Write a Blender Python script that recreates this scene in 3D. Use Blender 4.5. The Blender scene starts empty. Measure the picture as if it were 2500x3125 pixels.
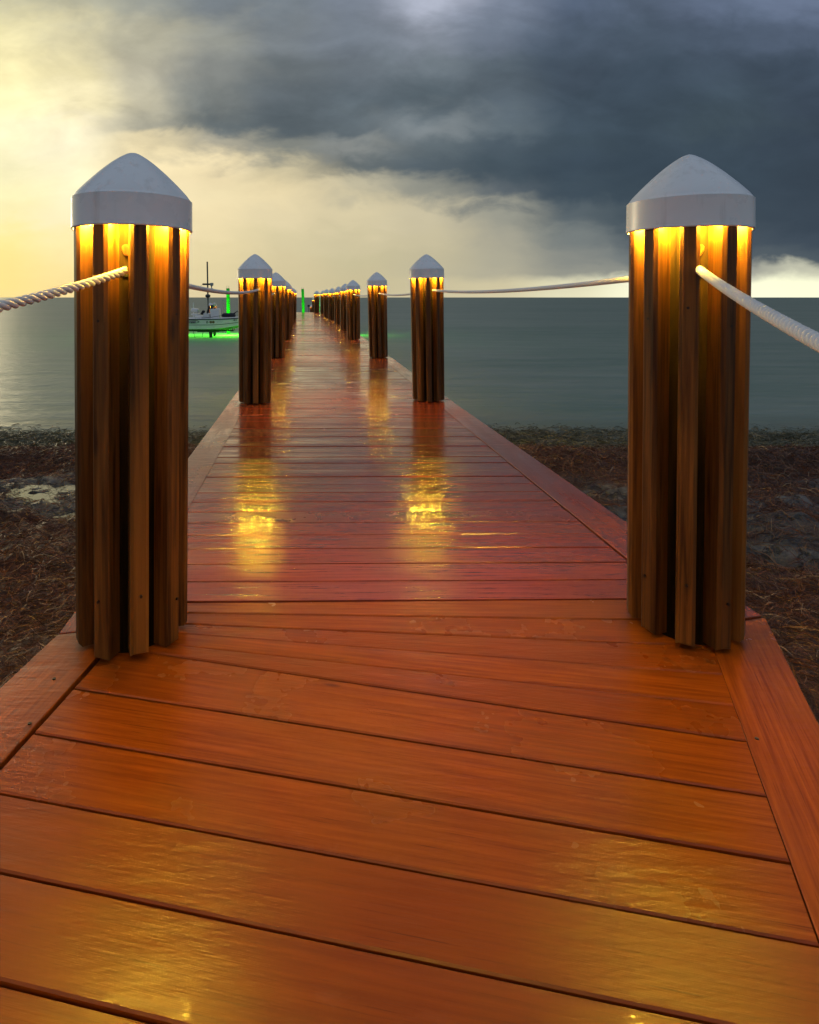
import bpy, bmesh, math, random
import numpy as np
from mathutils import Vector, Matrix

random.seed(7)
rng = np.random.default_rng(11)
sc = bpy.context.scene
COL = sc.collection
R = math.radians
EYE = 1.05
WATER_Z = -0.75

# ------------------------------------------------------------------ helpers
def s2l(c):
    return tuple(((v / 255.0) / 12.92 if v / 255.0 <= 0.04045 else ((v / 255.0 + 0.055) / 1.055) ** 2.4) for v in c)

def tag(o, label=None, cat=None, group=None, kind=None):
    if label: o['label'] = label
    if cat: o['category'] = cat
    if group: o['group'] = group
    if kind: o['kind'] = kind
    return o

def thing(name, label, cat, loc=(0, 0, 0), rotz=0.0, group=None):
    o = bpy.data.objects.new(name, None)
    o.empty_display_size = 0.2
    COL.objects.link(o)
    o.location = loc
    o.rotation_euler = (0, 0, rotz)
    return tag(o, label, cat, group)

def obj_from_mesh(name, me, m=None, parent=None):
    o = bpy.data.objects.new(name, me)
    COL.objects.link(o)
    if m is not None and len(me.materials) == 0:
        me.materials.append(m)
    if parent: o.parent = parent
    return o

def obj(name, bm, m=None, parent=None, smooth=False):
    me = bpy.data.meshes.new(name)
    bm.normal_update()
    bm.to_mesh(me); bm.free()
    if smooth:
        me.polygons.foreach_set('use_smooth', [True] * len(me.polygons))
    return obj_from_mesh(name, me, m, parent)

def add_box(bm, c, s, rot=None, bevel=0.0):
    r = bmesh.ops.create_cube(bm, size=1.0)
    vs = r['verts']
    bmesh.ops.scale(bm, vec=s, verts=vs)
    if bevel:
        es = list({e for v in vs for e in v.link_edges})
        rr = bmesh.ops.bevel(bm, geom=es, offset=bevel, segments=2, affect='EDGES', profile=0.5)
        vs = list({v for f in rr['faces'] for v in f.verts} | {v for v in vs if v.is_valid})
    if rot is not None:
        bmesh.ops.rotate(bm, cent=(0, 0, 0), matrix=rot, verts=vs)
    bmesh.ops.translate(bm, vec=c, verts=vs)
    return vs

def add_tube(bm, pts, rad, n=8, caps=True):
    pts = [Vector(p) for p in pts]
    rads = rad if isinstance(rad, (list, tuple)) else [rad] * len(pts)
    rings = []
    up = Vector((0, 0, 1))
    prev = None
    for i, p in enumerate(pts):
        t = (pts[min(i + 1, len(pts) - 1)] - pts[max(i - 1, 0)]).normalized()
        if prev is None:
            a = t.cross(up)
            if a.length < 1e-3: a = t.cross(Vector((1, 0, 0)))
        else:
            a = prev - t * prev.dot(t)
        a.normalize(); prev = a
        b = t.cross(a)
        rings.append([bm.verts.new(p + (a * math.cos(2 * math.pi * k / n) + b * math.sin(2 * math.pi * k / n)) * rads[i]) for k in range(n)])
    for i in range(len(rings) - 1):
        for k in range(n):
            bm.faces.new((rings[i][k], rings[i][(k + 1) % n], rings[i + 1][(k + 1) % n], rings[i + 1][k]))
    if caps:
        bm.faces.new(rings[0][::-1]); bm.faces.new(rings[-1])

def add_lathe(bm, prof, n=48, cap_top=False, cap_bottom=False, wob=0.0):
    rings = []
    for (r, z) in prof:
        rings.append([bm.verts.new(((r + wob * math.sin(3 * 2 * math.pi * k / n + z * 9)) * math.cos(2 * math.pi * k / n), (r + wob * math.sin(3 * 2 * math.pi * k / n + z * 9)) * math.sin(2 * math.pi * k / n), z)) for k in range(n)])
    for i in range(len(rings) - 1):
        for k in range(n):
            bm.faces.new((rings[i][k], rings[i][(k + 1) % n], rings[i + 1][(k + 1) % n], rings[i + 1][k]))
    if cap_top: bm.faces.new(rings[-1])
    if cap_bottom: bm.faces.new(rings[0][::-1])

# ------------------------------------------------------------------ materials
class NT:
    def __init__(self, name):
        self.m = bpy.data.materials.new(name)
        self.m.use_nodes = True
        self.t = self.m.node_tree
        self.b = self.t.nodes['Principled BSDF']
        self.out = self.t.nodes['Material Output']
    def n(self, kind, **kw):
        nd = self.t.nodes.new(kind)
        for k, v in kw.items(): setattr(nd, k, v)
        return nd
    def l(self, a, b): self.t.links.new(a, b)
    def val(self, sock, v): sock.default_value = v
    def math(self, op, a, b=None, clamp=False):
        nd = self.n('ShaderNodeMath', operation=op); nd.use_clamp = clamp
        for i, x in enumerate((a, b)):
            if x is None: continue
            if isinstance(x, (int, float)): nd.inputs[i].default_value = x
            else: self.l(x, nd.inputs[i])
        return nd.outputs[0]
    def mix(self, f, a, b, blend='MIX'):
        nd = self.n('ShaderNodeMix', data_type='RGBA', blend_type=blend)
        for s, x in ((nd.inputs[0], f), (nd.inputs[6], a), (nd.inputs[7], b)):
            if isinstance(x, (int, float)): s.default_value = x
            elif isinstance(x, tuple): s.default_value = (*x[:3], 1)
            else: self.l(x, s)
        return nd.outputs[2]
    def noise(self, vec=None, scale=5, detail=4, rough=0.55, mapscale=None, dist=0.0):
        if mapscale is not None:
            mp = self.n('ShaderNodeMapping'); mp.inputs['Scale'].default_value = mapscale
            self.l(vec, mp.inputs['Vector']); vec = mp.outputs[0]
        nd = self.n('ShaderNodeTexNoise')
        nd.inputs['Scale'].default_value = scale; nd.inputs['Detail'].default_value = detail
        nd.inputs['Roughness'].default_value = rough; nd.inputs['Distortion'].default_value = dist
        if vec is not None: self.l(vec, nd.inputs['Vector'])
        return nd.outputs['Fac']
    def ramp(self, f, stops):
        nd = self.n('ShaderNodeValToRGB')
        e = nd.color_ramp.elements
        while len(e) < len(stops): e.new(0.5)
        for i, (p, c) in enumerate(stops):
            e[i].position = p
            e[i].color = (*c, 1) if isinstance(c, tuple) else (c, c, c, 1)
        self.l(f, nd.inputs[0])
        return nd.outputs[0]
    def rng(self, f, a, b, c, d):
        nd = self.n('ShaderNodeMapRange'); nd.clamp = True
        self.l(f, nd.inputs[0])
        for i, v in enumerate((a, b, c, d)): nd.inputs[i + 1].default_value = v
        return nd.outputs[0]
    def bump(self, h, strength=0.3, dist=0.01, normal=None):
        nd = self.n('ShaderNodeBump'); nd.inputs['Strength'].default_value = strength; nd.inputs['Distance'].default_value = dist
        self.l(h, nd.inputs['Height'])
        if normal is not None: self.l(normal, nd.inputs['Normal'])
        return nd.outputs[0]

def simple(name, col, rough=0.5, metal=0.0, var=0.12, scale=8, bump=0.0):
    k = NT(name)
    tc = k.n('ShaderNodeTexCoord').outputs['Object']
    f = k.noise(tc, scale, 5)
    c = k.mix(f, tuple(v * (1 - var) for v in col), tuple(min(1, v * (1 + var)) for v in col))
    k.l(c, k.b.inputs['Base Color'])
    k.l(k.rng(f, 0.3, 0.7, max(0.02, rough - 0.07), min(1, rough + 0.07)), k.b.inputs['Roughness'])
    k.b.inputs['Metallic'].default_value = metal
    if bump:
        k.l(k.bump(k.noise(tc, scale * 6, 3), bump, 0.005), k.b.inputs['Normal'])
    return k.m

def emitter(name, col, strength):
    m = bpy.data.materials.new(name); m.use_nodes = True
    t = m.node_tree
    t.nodes.remove(t.nodes['Principled BSDF'])
    e = t.nodes.new('ShaderNodeEmission')
    e.inputs[0].default_value = (*col, 1); e.inputs[1].default_value = strength
    t.links.new(e.outputs[0], t.nodes['Material Output'].inputs[0])
    return m

# wet stained decking: UV runs along each board (metres), attribute 'tone' differs per board
def deck_material(name, r_lo, r_hi, film_amt, film_t, grain_b, ior, DECK_A, DECK_B, DECK_C, DECK_D):
    k = NT(name)
    uv = k.n('ShaderNodeUVMap').outputs[0]
    tone = k.n('ShaderNodeAttribute', attribute_name='tone').outputs['Fac']
    pos = k.n('ShaderNodeTexCoord').outputs['Object']
    grain = k.noise(uv, 1.0, 5, 0.6, (3.0, 90.0, 1))
    fine = k.noise(uv, 1.0, 3, 0.6, (14.0, 420.0, 1))
    cloud = k.noise(pos, 2.3, 5, 0.6)
    c = k.mix(k.rng(grain, 0.36, 0.64, 0, 1), DECK_A, DECK_B)
    c = k.mix(k.rng(k.noise(pos, 1.15, 5, 0.6), 0.45, 0.62, 0, 0.65), c, DECK_D)  # amber patches, lamp gold mixed into the colour at random places
    c = k.mix(k.math('MULTIPLY', tone, 0.55), c, DECK_C)
    wornm = k.rng(k.noise(uv, 1.0, 6, 0.66, (5.5, 17.0, 1), 0.6), 0.60, 0.70, 0, 1)
    wornm = k.math('MULTIPLY', wornm, k.rng(k.noise(pos, 1.7, 3), 0.47, 0.60, 0, 0.28))
    pore = k.rng(k.noise(uv, 1.0, 3, 0.6, (5.0, 210.0, 1)), 0.60, 0.74, 0, 0.55)
    c = k.mix(pore, c, (0.055, 0.010, 0.003))
    c = k.mix(wornm, c, (0.29, 0.105, 0.055))
    knot = k.n('ShaderNodeTexVoronoi'); knot.feature = 'F1'; knot.inputs['Scale'].default_value = 1.0
    mp = k.n('ShaderNodeMapping'); mp.inputs['Scale'].default_value = (2.4, 9.0, 1); k.l(uv, mp.inputs[0]); k.l(mp.outputs[0], knot.inputs[0])
    kd = k.math('MULTIPLY', k.rng(knot.outputs['Distance'], 0.03, 0.075, 1, 0), k.rng(knot.outputs['Color'], 0.62, 0.64, 0, 1))
    c = k.mix(k.math('MULTIPLY', kd, 0.7), c, (0.08, 0.018, 0.008))
    k.l(c, k.b.inputs['Base Color'])
    film = k.rng(k.noise(uv, 1.0, 7, 0.68, (1.9, 10, 1), 0.4), film_t - 0.06, film_t + 0.20, 0, film_amt)
    film = k.math('MULTIPLY', film, k.rng(k.noise(pos, 0.9, 3), 0.40, 0.56, 0.15, 1))
    r0 = k.rng(k.math('ADD', k.math('MULTIPLY', cloud, 0.7), k.math('MULTIPLY', tone, 0.3)), 0.3, 0.75, r_lo, r_hi)
    k.l(r0, k.b.inputs['Roughness'])
    k.l(film, k.b.inputs['Coat Weight'])
    k.b.inputs['Coat Roughness'].default_value = 0.07
    k.b.inputs['Coat IOR'].default_value = 1.38
    drop = k.n('ShaderNodeTexVoronoi'); drop.inputs['Scale'].default_value = 150; k.l(pos, drop.inputs[0])
    dm = k.math('MULTIPLY', k.rng(drop.outputs['Distance'], 0.15, 0.42, 1, 0), k.rng(drop.outputs['Color'], 0.7, 0.72, 0, 1))
    dm = k.math('MULTIPLY', dm, k.rng(k.noise(pos, 1.9, 2), 0.60, 0.66, 0, 1))
    dry = k.math('SUBTRACT', 1.0, k.math('MULTIPLY', film, 0.92))
    h = k.math('ADD', k.math('MULTIPLY', grain, 0.55), k.math('MULTIPLY', fine, 0.35))
    b1 = k.n('ShaderNodeBump'); b1.inputs['Distance'].default_value = 0.0045
    k.l(k.math('MULTIPLY', dry, grain_b), b1.inputs['Strength']); k.l(h, b1.inputs['Height'])
    b2 = k.bump(k.noise(pos, 1.0, 3, 0.6, (5, 24, 5)), 0.42, 0.006, b1.outputs[0])
    b3 = k.bump(dm, 0.25, 0.003, b2)
    k.l(b3, k.b.inputs['Normal'])
    k.l(k.bump(k.noise(pos, 1.0, 3, 0.6, (5, 20, 5)), 0.25, 0.006), k.b.inputs['Coat Normal'])
    k.b.inputs['IOR'].default_value = ior
    return k.m
M_deck = deck_material('wet_red_stained_decking', 0.15, 0.30, 0.9, 0.46, 0.18, 1.66, (0.160, 0.022, 0.007), (0.310, 0.046, 0.013), (0.155, 0.020, 0.007), (0.250, 0.056, 0.010))
M_landing = deck_material('damp_red_lamp_tinted_decking', 0.21, 0.36, 0.55, 0.52, 0.26, 1.36, (0.175, 0.033, 0.003), (0.285, 0.064, 0.005), (0.165, 0.029, 0.003), (0.245, 0.074, 0.004))  # same stained boards, damper finish, golden lamp light put into the albedo

def batten_material(name, a, b, rough):
    k = NT(name)
    pos = k.n('ShaderNodeTexCoord').outputs['Object']
    rnd = k.n('ShaderNodeObjectInfo').outputs['Random']
    add = k.n('ShaderNodeVectorMath', operation='ADD')
    k.l(pos, add.inputs[0])
    cx = k.n('ShaderNodeCombineXYZ'); k.l(k.math('MULTIPLY', rnd, 37.0), cx.inputs[2]); k.l(cx.outputs[0], add.inputs[1])
    v = add.outputs[0]
    g = k.noise(v, 1.0, 6, 0.62, (60, 60, 2.2), 0.5)
    g2 = k.noise(v, 1.0, 3, 0.5, (9, 9, 0.8))
    c = k.mix(k.rng(g, 0.36, 0.64, 0, 1), a, b)
    c = k.mix(k.rng(rnd, 0, 1, 0.0, 0.45), c, tuple(0.45 * x for x in a))
    c = k.mix(k.rng(g2, 0.55, 0.75, 0, 0.5), c, tuple(min(1, 1.5 * x) for x in b))
    kn = k.n('ShaderNodeTexVoronoi'); kn.inputs['Scale'].default_value = 1.0
    mp = k.n('ShaderNodeMapping'); mp.inputs['Scale'].default_value = (9, 9, 2.6); k.l(v, mp.inputs[0]); k.l(mp.outputs[0], kn.inputs[0])
    kd = k.math('MULTIPLY', k.rng(kn.outputs['Distance'], 0.08, 0.16, 1, 0), k.rng(kn.outputs['Color'], 0.55, 0.57, 0, 1))
    c = k.mix(k.math('MULTIPLY', kd, 0.75), c, (0.03, 0.012, 0.006))
    k.l(c, k.b.inputs['Base Color'])
    k.l(k.rng(g, 0.3, 0.7, rough - 0.1, rough + 0.1), k.b.inputs['Roughness'])
    k.l(k.bump(g, 0.35, 0.004), k.b.inputs['Normal'])
    k.b.inputs['Specular IOR Level'].default_value = 0.3
    return k.m
M_batten = batten_material('stained_cedar_batten', (0.060, 0.019, 0.003), (0.255, 0.092, 0.014), 0.5)
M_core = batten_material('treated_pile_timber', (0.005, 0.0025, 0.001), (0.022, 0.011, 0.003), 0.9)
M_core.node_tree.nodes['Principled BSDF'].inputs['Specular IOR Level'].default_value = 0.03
M_beam = batten_material('dark_framing_timber', (0.10, 0.03, 0.015), (0.17, 0.05, 0.02), 0.6)

def plastic_material():
    k = NT('weathered_white_cap_plastic')
    pos = k.n('ShaderNodeTexCoord').outputs['Object']
    f = k.noise(pos, 7, 6, 0.6)
    st = k.noise(pos, 1.0, 4, 0.6, (30, 30, 2.5))
    c = k.mix(f, (0.80, 0.80, 0.81), (0.91, 0.90, 0.90))
    c = k.mix(k.rng(st, 0.56, 0.78, 0, 0.5), c, (0.50, 0.46, 0.42))
    k.l(c, k.b.inputs['Base Color'])
    k.l(k.rng(f, 0.3, 0.7, 0.22, 0.36), k.b.inputs['Roughness'])
    k.l(k.bump(k.noise(pos, 22, 3), 0.08, 0.004), k.b.inputs['Normal'])
    return k.m
M_cap = plastic_material()
M_lamp = emitter('warm_led_strip', (1.0, 0.62, 0.045), 960.0)

def rope_material():
    k = NT('white_nylon_rope')
    pos = k.n('ShaderNodeTexCoord').outputs['Object']
    f = k.noise(pos, 260, 3)
    g = k.noise(pos, 6, 4)
    c = k.mix(g, (0.76, 0.69, 0.65), (0.88, 0.85, 0.82))
    c = k.mix(k.rng(f, 0.62, 0.8, 0, 0.5), c, (0.45, 0.33, 0.27))
    k.l(c, k.b.inputs['Base Color'])
    k.b.inputs['Roughness'].default_value = 0.7
    k.l(k.bump(f, 0.4, 0.002), k.b.inputs['Normal'])
    return k.m
M_rope = rope_material()

# ------------------------------------------------------------------ camera
cam_d = bpy.data.cameras.new('camera')
cam = bpy.data.objects.new('camera', cam_d)
COL.objects.link(cam)
cam.location = (0, 0, EYE)
cam.rotation_euler = (R(90), 0, 0)
cam_d.sensor_fit = 'AUTO'
cam_d.sensor_width = 36
cam_d.lens = 36 * 1800 / 3125
cam_d.shift_x = 290 / 3125
cam_d.shift_y = -655 / 3125
cam_d.clip_start = 0.05
cam_d.clip_end = 20000
sc.camera = cam

# ------------------------------------------------------------------ world: overcast Nishita base under a storm front
def build_world():
    w = bpy.data.worlds.new('World'); sc.world = w; w.use_nodes = True
    t = w.node_tree; t.nodes.clear()
    N = t.nodes.new; L = t.links.new
    def M(op, a, b=None, c=None, clamp=False):
        nd = N('ShaderNodeMath'); nd.operation = op; nd.use_clamp = clamp
        for i, x in enumerate((a, b, c)):
            if x is None: continue
            if isinstance(x, (int, float)): nd.inputs[i].default_value = x
            else: L(x, nd.inputs[i])
        return nd.outputs[0]
    out = N('ShaderNodeOutputWorld'); bg = N('ShaderNodeBackground')
    L(bg.outputs[0], out.inputs[0])
    tc = N('ShaderNodeTexCoord')
    sep = N('ShaderNodeSeparateXYZ'); L(tc.outputs['Generated'], sep.inputs[0])
    X, Y, Z = sep.outputs
    ys = M('MAXIMUM', Y, 0.12)
    u0 = M('DIVIDE', X, ys); v0 = M('DIVIDE', Z, ys)
    # cloud turbulence bends the colour field (in direction space)
    cmb = N('ShaderNodeCombineXYZ'); L(u0, cmb.inputs[0]); L(M('MULTIPLY', v0, 1.9), cmb.inputs[1])
    def noise(vec, scale, detail, rough=0.55, dist=0.0, off=0.0):
        nd = N('ShaderNodeTexNoise'); nd.inputs['Scale'].default_value = scale
        nd.inputs['Detail'].default_value = detail; nd.inputs['Roughness'].default_value = rough; nd.inputs['Distortion'].default_value = dist
        mp = N('ShaderNodeMapping'); mp.inputs['Location'].default_value = (off, off * 0.7, off)
        L(vec, mp.inputs[0]); L(mp.outputs[0], nd.inputs['Vector'])
        return nd.outputs['Fac']
    V = cmb.outputs[0]
    nu = noise(V, 5.5, 6, 0.55, 0.3, 1.3); nv = noise(V, 6.5, 6, 0.6, 0.3, 7.1)
    amp = N('ShaderNodeMapRange'); L(v0, amp.inputs[0])
    for i, x in enumerate((0.0, 0.10, 0.0, 1.0)): amp.inputs[i + 1].default_value = x
    u = M('ADD', u0, M('MULTIPLY', M('MULTIPLY', M('SUBTRACT', nu, 0.5), 0.13), amp.outputs[0]))
    v = M('ADD', v0, M('MULTIPLY', M('MULTIPLY', M('SUBTRACT', nv, 0.5), 0.075), amp.outputs[0]))
    bl = M('MULTIPLY', M('ABSOLUTE', M('SUBTRACT', noise(V, 8.5, 4, 0.5, 0.4, 5.7), 0.5)), 2.0)
    v = M('ADD', v, M('MULTIPLY', M('MULTIPLY', M('SUBTRACT', bl, 0.2), 0.05), amp.outputs[0]))
    # also a small ragged edge right above the horizon strip
    v = M('ADD', v, M('MULTIPLY', M('SUBTRACT', noise(V, 14, 4, 0.55, 0, 3.3), 0.5), 0.013))
    U0, U1 = -0.75, 1.25
    fu = M('DIVIDE', M('SUBTRACT', u, U0), U1 - U0, clamp=True)
    def ux(x): return ((x * 1.4493 - 960) / 1800 - U0) / (U1 - U0)
    def vy(y): return (907 - y * 1.4493) / 1800
    rows = SKY_ROWS
    prev = None; pv = None
    for (y, stops) in rows:
        rp = N('ShaderNodeValToRGB'); rp.color_ramp.interpolation = 'EASE'
        e = rp.color_ramp.elements
        while len(e) < len(stops): e.new(0.5)
        for i, (x, c) in enumerate(stops):
            e[i].position = min(1, max(0, ux(x))); e[i].color = (*s2l(c), 1)
        L(fu, rp.inputs[0])
        if prev is None: prev = rp.outputs[0]
        else:
            mr = N('ShaderNodeMapRange'); mr.interpolation_type = 'SMOOTHSTEP'
            L(v, mr.inputs[0])
            mr.inputs[1].default_value = pv; mr.inputs[2].default_value = vy(y); mr.inputs[3].default_value = 0; mr.inputs[4].default_value = 1
            mx = N('ShaderNodeMix'); mx.data_type = 'RGBA'
            L(mr.outputs[0], mx.inputs[0]); L(prev, mx.inputs[6]); L(rp.outputs[0], mx.inputs[7])
            prev = mx.outputs[2]
        pv = vy(y)
    # billow detail: light and dark lumps, faded out near the horizon
    d1 = noise(V, 6.0, 6, 0.5, 0.7, 12.0); d2 = noise(V, 19.0, 6, 0.6, 0.2, 4.4)
    d = M('ADD', M('MULTIPLY', M('SUBTRACT', d1, 0.5), 0.80), M('MULTIPLY', M('SUBTRACT', d2, 0.5), 0.24))
    amp2 = N('ShaderNodeMapRange'); L(v0, amp2.inputs[0])
    for i, x in enumerate((0.12, 0.30, 0.10, 1.0)): amp2.inputs[i + 1].default_value = x
    gain = M('ADD', 1.03, M('MULTIPLY', d, amp2.outputs[0]))
    sc1 = N('ShaderNodeVectorMath'); sc1.operation = 'SCALE'; L(prev, sc1.inputs[0]); L(gain, sc1.inputs['Scale'])
    # the rest of the dome: even overcast over the Nishita sky
    sky = N('ShaderNodeTexSky'); sky.sky_type = 'NISHITA'; sky.sun_disc = False
    sky.sun_elevation = SUN_EL; sky.sun_rotation = SUN_AZ
    sk = N('ShaderNodeVectorMath'); sk.operation = 'SCALE'; L(sky.outputs[0], sk.inputs[0]); sk.inputs['Scale'].default_value = 0.06
    n3 = noise(tc.outputs['Generated'], 2.2, 6, 0.55, 0.3, 2.0)
    oc = N('ShaderNodeValToRGB'); e = oc.color_ramp.elements
    e[0].position = 0.3; e[0].color = (*OVERCAST[0], 1); e[1].position = 0.7; e[1].color = (*OVERCAST[1], 1); L(n3, oc.inputs[0])
    ad = N('ShaderNodeVectorMath'); ad.operation = 'ADD'; L(oc.outputs[0], ad.inputs[0]); L(sk.outputs[0], ad.inputs[1])
    wl = N('ShaderNodeMapRange'); wl.interpolation_type = 'SMOOTHSTEP'; L(Z, wl.inputs[0])
    for i, x in enumerate((0.05, 0.42, 0.42, 1.0)): wl.inputs[i + 1].default_value = x
    ad2 = N('ShaderNodeVectorMath'); ad2.operation = 'SCALE'; L(ad.outputs[0], ad2.inputs[0]); L(wl.outputs[0], ad2.inputs['Scale'])
    wf = N('ShaderNodeMapRange'); wf.interpolation_type = 'SMOOTHSTEP'; L(Y, wf.inputs[0])
    for i, x in enumerate((0.15, 0.5, 0.0, 1.0)): wf.inputs[i + 1].default_value = x
    # above the painted front the overcast takes over
    wz = N('ShaderNodeMapRange'); wz.interpolation_type = 'SMOOTHSTEP'; L(v0, wz.inputs[0])
    for i, x in enumerate((1.0, 2.4, 1.0, 0.0)): wz.inputs[i + 1].default_value = x
    fm = N('ShaderNodeMix'); fm.data_type = 'RGBA'
    L(M('MULTIPLY', wf.outputs[0], wz.outputs[0]), fm.inputs[0]); L(ad2.outputs[0], fm.inputs[6]); L(sc1.outputs[0], fm.inputs[7])
    L(fm.outputs[2], bg.inputs[0]); bg.inputs[1].default_value = 1.0
    w.cycles.sampling_method = 'MANUAL'; w.cycles.sample_map_resolution = 1024

SUN_EL = R(9); SUN_AZ = R(-34)
OVERCAST = ((0.175, 0.205, 0.255), (0.255, 0.285, 0.335))
_xs = [0, 150, 300, 450, 600, 750, 900, 1050, 1200, 1350, 1500, 1725]
def _row(y, *c): return (y, list(zip(_xs, c)))
SKY_ROWS = [
 _row(-420, *([(82, 95, 112)] * 12)),
 _row(0, (205,200,168),(182,180,158),(150,153,145),(118,126,132),(115,124,132),(125,134,148),(172,178,194),(120,130,148),(85,98,118),(85,98,116),(95,108,130),(105,118,142)),
 _row(80, (235,224,174),(215,206,168),(182,178,156),(150,152,144),(118,125,130),(118,127,138),(130,138,150),(105,115,130),(75,88,104),(72,85,100),(75,88,105),(85,98,118)),
 _row(150, (255,242,185),(235,223,176),(182,177,156),(136,139,135),(108,116,120),(105,114,122),(108,118,126),(88,100,110),(70,83,97),(66,80,94),(65,78,92),(64,77,92)),
 _row(210, (255,245,190),(255,242,195),(190,184,160),(124,129,127),(98,107,113),(95,106,114),(88,100,108),(88,100,110),(68,82,95),(64,78,91),(64,78,90),(60,72,86)),
 _row(270, (255,246,202),(255,243,205),(165,162,145),(102,110,112),(88,98,104),(92,102,108),(122,130,134),(92,104,112),(64,78,90),(62,76,88),(64,78,88),(58,70,82)),
 _row(310, (255,246,200),(255,245,208),(225,210,170),(165,160,142),(125,128,122),(132,136,134),(95,106,112),(75,88,98),(62,76,87),(60,74,86),(60,74,86),(57,69,82)),
 _row(360, (255,246,196),(255,245,204),(250,232,185),(240,222,178),(205,193,158),(100,108,110),(85,97,105),(72,86,96),(60,74,86),(58,72,84),(58,72,84),(56,68,80)),
 _row(410, (255,245,190),(255,244,200),(250,234,188),(242,225,180),(232,215,172),(190,182,155),(145,146,136),(90,100,107),(64,78,89),(60,74,85),(58,71,83),(56,68,80)),
 _row(455, (255,243,184),(255,242,195),(248,231,184),(240,222,176),(225,210,170),(215,202,165),(200,190,160),(150,150,138),(88,99,105),(70,83,92),(62,75,86),(58,70,82)),
 _row(510, (255,238,160),(255,238,175),(245,228,180),(235,218,172),(215,202,162),(205,194,158),(198,188,156),(165,162,145),(118,125,124),(90,100,106),(72,84,94),(64,76,88)),
 _row(548, (255,233,150),(255,233,168),(240,222,170),(228,212,165),(212,198,158),(200,190,153),(192,183,152),(172,168,148),(135,138,132),(112,120,121),(85,95,102),(78,89,97)),
 _row(572, (255,230,147),(252,229,160),(236,218,167),(225,209,162),(210,196,156),(200,189,152),(190,182,152),(176,171,149),(146,147,137),(138,141,134),(150,151,142),(196,196,174)),
 _row(600, (255,228,145),(250,225,155),(232,214,165),(222,206,160),(208,194,154),(200,188,150),(200,190,155),(205,195,160),(222,217,183),(248,247,212),(255,255,220),(255,255,218)),
 _row(628, (255,226,148),(248,222,158),(230,211,165),(220,203,160),(208,193,154),(202,190,152),(205,194,158),(210,200,165),(228,223,188),(250,249,214),(255,255,222),(255,255,220)),
]
build_world()

sun_d = bpy.data.lights.new('sun', 'SUN'); sun = bpy.data.objects.new('sun', sun_d); COL.objects.link(sun)
sun_d.energy = 0.5; sun_d.angle = R(14); sun_d.color = (1.0, 0.80, 0.48)
sd = Vector((math.sin(SUN_AZ) * math.cos(SUN_EL), math.cos(SUN_AZ) * math.cos(SUN_EL), math.sin(SUN_EL)))
sun.rotation_euler = sd.to_track_quat('Z', 'Y').to_euler()

# ------------------------------------------------------------------ ground (shore + seabed, one sheet)
def vnoise(x, y, seed=0):
    xi = np.floor(x).astype(np.int64); yi = np.floor(y).astype(np.int64)
    xf = x - xi; yf = y - yi
    xf = xf * xf * (3 - 2 * xf); yf = yf * yf * (3 - 2 * yf)
    def h(a, b):
        n = (a * 374761393 + b * 668265263 + seed * 974634777) & 0xFFFFFFFF
        n = ((n ^ (n >> 13)) * 1274126177) & 0xFFFFFFFF
        return ((n ^ (n >> 16)) & 0xFFFF) / 65535.0
    return (h(xi, yi) * (1 - xf) + h(xi + 1, yi) * xf) * (1 - yf) + (h(xi, yi + 1) * (1 - xf) + h(xi + 1, yi + 1) * xf) * yf
def fbm(x, y, o=5, seed=0, g=0.5):
    a = 1.0; s = 0; t = 0
    for i in range(o):
        s = s + a * vnoise(x, y, seed + i * 17); t += a; a *= g; x = x * 2.03 + 5.1; y = y * 2.03 + 1.7
    return s / t
def sstep(a, b, x):
    t = np.clip((x - a) / (b - a), 0, 1); return t * t * (3 - 2 * t)

def weed_mask(x, y):
    m = fbm(x * 0.8, y * 1.5, 4, 3)
    m = 0.5 + 0.5 * sstep(0.34, 0.48, m)
    rock = sstep(3.3, 3.8, y) * (1 - sstep(5.3, 5.8, y))          # band of bare rock and puddles
    m = m * (1 - 0.35 * rock) * (1 - 0.75 * rock * sstep(0.50, 0.62, fbm(x * 1.5, y * 3.0, 4, 201)))
    wr = sstep(5.5, 5.9, y + 0.5 * (fbm(x * 0.7, y * 0, 3, 9) - 0.5)) * (1 - sstep(6.6, 7.2, y))
    near = 1 - sstep(2.6, 3.4, y)
    return np.clip(np.maximum(m, np.maximum(wr, near * (0.55 + 0.6 * (fbm(x * 1.3, y * 1.3, 3, 21) - 0.4)))), 0, 1)

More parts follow.
